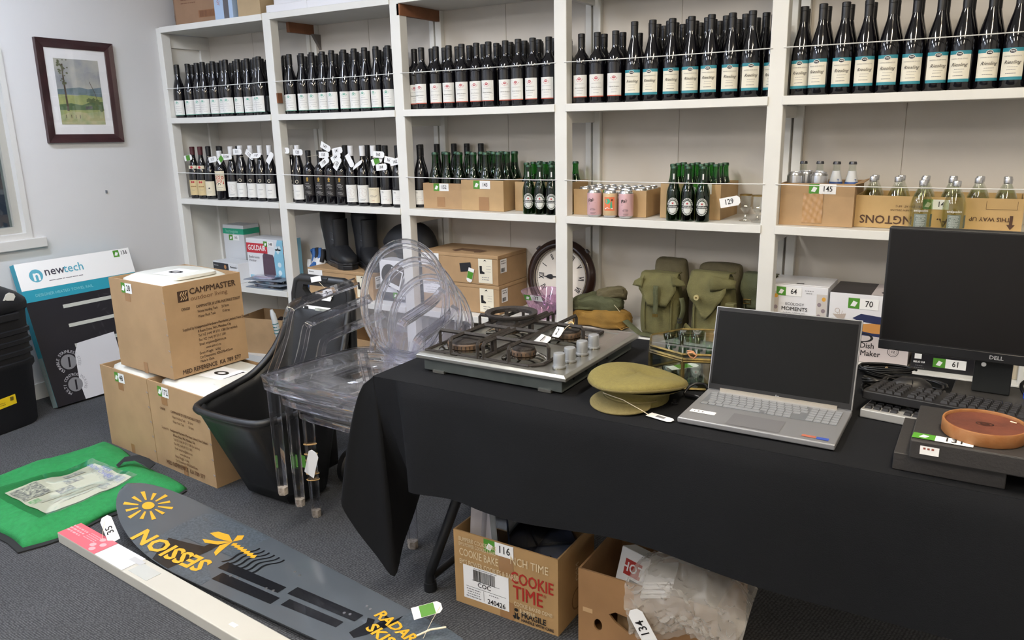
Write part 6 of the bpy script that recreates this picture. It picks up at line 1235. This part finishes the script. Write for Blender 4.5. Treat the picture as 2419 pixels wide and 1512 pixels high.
MB().box((-.145,-.004,-.006),(.145,.004,.006)).build('hinge_bar', mat('hinge_pale', '#c6bfb4', .35, .6), o, T(0,.112,.0185)); txt(o, lid @ fm((0,-.0016,.0085)), 'hp', 0, 0, .010, mat('logo_silver', '#c9cbd0', .3, .6), shear=.3); MB().box((-.035,-.0012,.2125),(.035,-.0004,.2185)).build('camera_shutter', mat('shutter', '#1e1e22', .2), o, lid); MB().cyl(.0015, 0, .0006, 10, fm((0,-.0013,.2155))).build('camera_lens', BZ, o, lid)
o = thing('power_cord', 'thin black power cord plugged in beside the laptop', 'cord', (-.6, -1.3, ZT_)); MB().tube(crom([(.001,.03,.012),(-.008,.02,.03),(-.03,.0,.03),(-.045,-.02,.012),(-.035,-.025,.006)], 4), .0035, 7).build('cord', BZ, o, sm=60); MB().tube([(-.04,-.025,.007),(.0,-.03,.009)], .006, 8).build('plug', BZ, o, sm=60)
o = tag(MB().cyl(.006, 0, .012, 10).cyl(.009, 0, .003, 12).build('small_knob', BZ, None, T(-.648, -1.385, ZT_)), 'tiny black rubber knob on the cloth beside the laptop', 'knob')
# ------------------------------------------------------------------ monitor
MN = T(.045, -.975, ZT_) @ Rz(-2.5); o = thing('monitor', 'black flat desktop monitor on a tall square stand', 'monitor', mx=MN); MBL = mat('monitor_black', '#151517', .45); MSC = mat('monitor_screen', '#111011', .4, s=.3)
MB().box((-.268,-.02,.105),(.275,.012,.432)).build('housing', MBL, o, bev=.003); MB().box((-.262,-.0215,.133),(.269,-.0195,.426)).build('screen', MSC, o); MB().box((-.15,.012,.16),(.15,.04,.38)).build('rear_bulge', MBL, o, bev=.015)
MB().box((-.268,-.024,.104),(.275,-.0195,.130)).build('lower_bezel', mat('bezel_gloss', '#1f2023', .2), o, bev=.002)
txt(o, fm((.005,-.0245,.117)), 'DELL', 0, 0, .014, mat('logo_silver'), bold=.02); MB().box((-.042,.012,.012),(.043,.045,.30)).build('stand_column', mat('stand_grey', '#1d2022', .4), o, bev=.003); MB().box((-.085,-.13,0),(.12,.10,.011)).build('stand_base', mat('stand_base_grey', '#2e2d2d', .5), o, bev=.004)
MB().cyl(.0055, -.002, .002, 16, fm((-.02,-.0205,.096))).build('cable_badge', mat('logo_silver'), o)
# keyboards
def keyboard(lab, x, y, z, rz, w, d, mt, kmt, tilt=0, flip=False):
    o = thing('keyboard', lab, 'keyboard', mx=T(x, y, z) @ Rz(rz) @ Rx(tilt)); MB().loft([[(-w/2,-d/2,0),(w/2,-d/2,0),(w/2,-d/2,.012),(-w/2,-d/2,.012)], [(-w/2,d/2,0),(w/2,d/2,0),(w/2,d/2,.022),(-w/2,d/2,.022)]]).build('case', mt, o, bev=.003)
    kc = MB().loft([[(-.0082,-.0082,0),(.0082,-.0082,0),(.0082,.0082,0),(-.0082,.0082,0)], [(-.0062,-.0060,.007),(.0062,-.0060,.007),(.0062,.0070,.007),(-.0062,.0070,.007)]]).mesh('key'); kc.materials.append(kmt)
    def K(x_, y_): put('key', kc, None, o, T(x_, y_, .0165+.009*y_/d) @ Rx(4))
    for r in range(6):
        yy = d/2-.02-.0195*r-(.006 if r else 0)
        for i in range(14): K(-w/2+.018+.0192*i, yy)
        for i in range(3): 
            if r not in (3,): K(-w/2+.30+.0192*i, yy)
        for i in range(4): K(-w/2+.368+.0192*i, yy)
    return o
KBB = mat('kb_black', '#17171a', .45); KBK = mat('kb_key_black', '#232327', .5)
keyboard('pale silver keyboard with dark keys underneath the black keyboard', .005, -1.215, ZT_+.0005, 173, .44, .15, mat('kb_silver', '#a9a9a8', .4, .3), KBK)
keyboard('black full-size keyboard with its number pad towards the laptop, on top of another', .005, -1.185, ZT_+.0335, 172, .445, .145, KBB, KBK, 2)
# mouse and cables
CAB = mat('cable_black', '#0f0f11', .35)
def coil(lab, x, y, rx, ry, n, r, seed, band=None, h=.02):
    o = thing('coiled_cable', lab, 'cable', (x, y, ZT_)); rn = random.Random(seed); pts = []
    for k in range(n*14):
        a = 2*pi*k/14; j = 1+.07*sin(k*.37+seed); pts.append((rx*j*cos(a)+.004*sin(k*.9), ry*j*sin(a), r+.0+h*(.5+.5*sin(k*.21+seed))))
    MB().tube(pts, r, 7).build('cable_loops', CAB, o, sm=60)
    if band: MB().tube([(band[0]+.0*a, band[1]+.012*cos(a), .014+.014*sin(a)) for a in [2*pi*i/10 for i in range(10)]], .004, 6, True).build('cable_tie', mat('tie_tan', '#b89c77', .6), o)
    return o
o = thing('computer_mouse', 'black computer mouse lying inside its coiled cord', 'mouse', (-.133, -1.005, ZT_), 10); MB().loft([egg(.05,.0,24,sx=.95,sy=.6), egg(.054,.01,24,sx=.95,sy=.6), egg(.05,.025,24,sx=.93,sy=.58), egg(.035,.036,24,sx=.9,sy=.55), egg(.01,.039,24,sx=.9,sy=.55)]).build('shell', KBB, o, sm=70); MB().box((-.0006,-.03,.03),(.0006,.0,.04)).build('button_split', INK, o)
coil('black cord coiled around the computer mouse', -.125, -1.0, .072, .052, 4, .0032, 1); coil('bundled black cable with a tan tie behind the laptop screen edge', -.205, -.905, .07, .022, 6, .0035, 2, (.0, -.0), .03); coil('small tight coil of black cable beside the laptop screen', -.215, -1.075, .028, .026, 6, .0035, 3, None, .045)
coil('thick black monitor cable bundle with tan tie beside the stand', .235, -.885, .045, .03, 6, .0045, 5, (-.03, .0), .055)
o = thing('adapter', 'small black adapter plug at the end of the mouse cord', 'adapter', (-.07, -1.03, ZT_), -20); MB().box((-.03,-.012,0),(.02,.012,.018)).build('adapter_body', KBB, o, bev=.005); MB().box((.02,-.006,.004),(.034,.006,.012)).build('adapter_tip', CAB, o)
o = thing('vga_plug', 'blue monitor cable plug with metal end beside the stand', 'plug', (.15, -.995, ZT_+.0113), -35); VB = mat('vga_blue', '#2743a8', .4); MB().loft([[(-.035,-.009,.004),(-.035,.009,.004),(-.035,.009,.02),(-.035,-.009,.02)], [(-.005,-.019,.0),(-.005,.019,.0),(-.005,.019,.024),(-.005,-.019,.024)], [(.012,-.02,.0),(.012,.02,.0),(.012,.02,.024),(.012,-.02,.024)]]).build('hood', VB, o, bev=.002); MB().box((.012,-.012,.005),(.022,.012,.018)).build('connector', mat('connector_tin', '#b8ae90', .3, .8), o); MB().tube(crom([(-.035,0,.012),(-.06,.02,.03),(-.05,.06,.04),(.0,.08,.03)], 4), .005, 7).build('cord', CAB, o, sm=60)
# flat dark boxes and the leather tray
DG = mat('box_dark', '#2e2c2c', .55, b=(200, .1)); o = thing('flat_box', 'lower flat dark grey box of the two stacked boxes', 'box', (-.02, -1.43, ZT_), 0); MB().box((-.10,-.113,0),(.10,.11,.038)).build('box_body', DG, o, bev=.002)
o = thing('flat_box', 'upper flat dark grey box tagged 131 with a small white sticker', 'box', (.065, -1.45, ZT_+.0385), 0); MB().box((-.156,-.112,0),(.2,.115,.04)).build('box_body', DG, o, bev=.003); lot(o, top(0,0,.04), '131', -.1, -.088, .108, .03, .03, -2); rect(o, front(0,-.112,0), -.12, .022, .034, .018, WHITE, 'sticker'); lines(o, front(0,-.112,0), -.12, .026, .028, 1, .01, .004, mat('print_rust', '#8d4a3c', .6)); polyd(o, top(0,0,.04), ellipse(.09, -.085, .02, .007, 16), INKG, 'emblem_print')
o = thing('leather_tray', 'round tan leather tray with raised rim on the dark boxes', 'tray', (.034, -1.468, ZT_+.079)); LT = mat('leather_tan', '#96683f', .55, n=(30, .3, '#8a5426'), b=(150, .1)); LTD = mat('leather_brown', '#552a1e', .7, n=(20, .3, '#6b3826'), b=(160, .15))
MB().lathe([(.074,.0),(.0765,.003),(.0765,.026),(.0755,.028),(.0725,.028),(.0715,.026),(.0715,.022)], 48, None, False).build('rim', LT, o, sm=40); MB().lathe([(.074,.0005),(.074,.004)], 48).build('base', LT, o, sm=40); MB().lathe([(.0718,.004),(.0718,.0225),(.003,.0228)], 48).build('leather_top', LTD, o, sm=40); wr = ring(MB(), 0, 0, .014, .0165, 20, .6); ring(wr, 0, 0, .005, .009, 14, .6); wr.build('stamped_emblem', mat('leather_stamp', '#2f1a14', .6), o, T(0,0,.0236)); MB().tube([(.045,.04,.0228),(.056,.032,.0235)], .002, 6).build('snap', mat('snap_copper', '#c49a78', .3, .8), o)
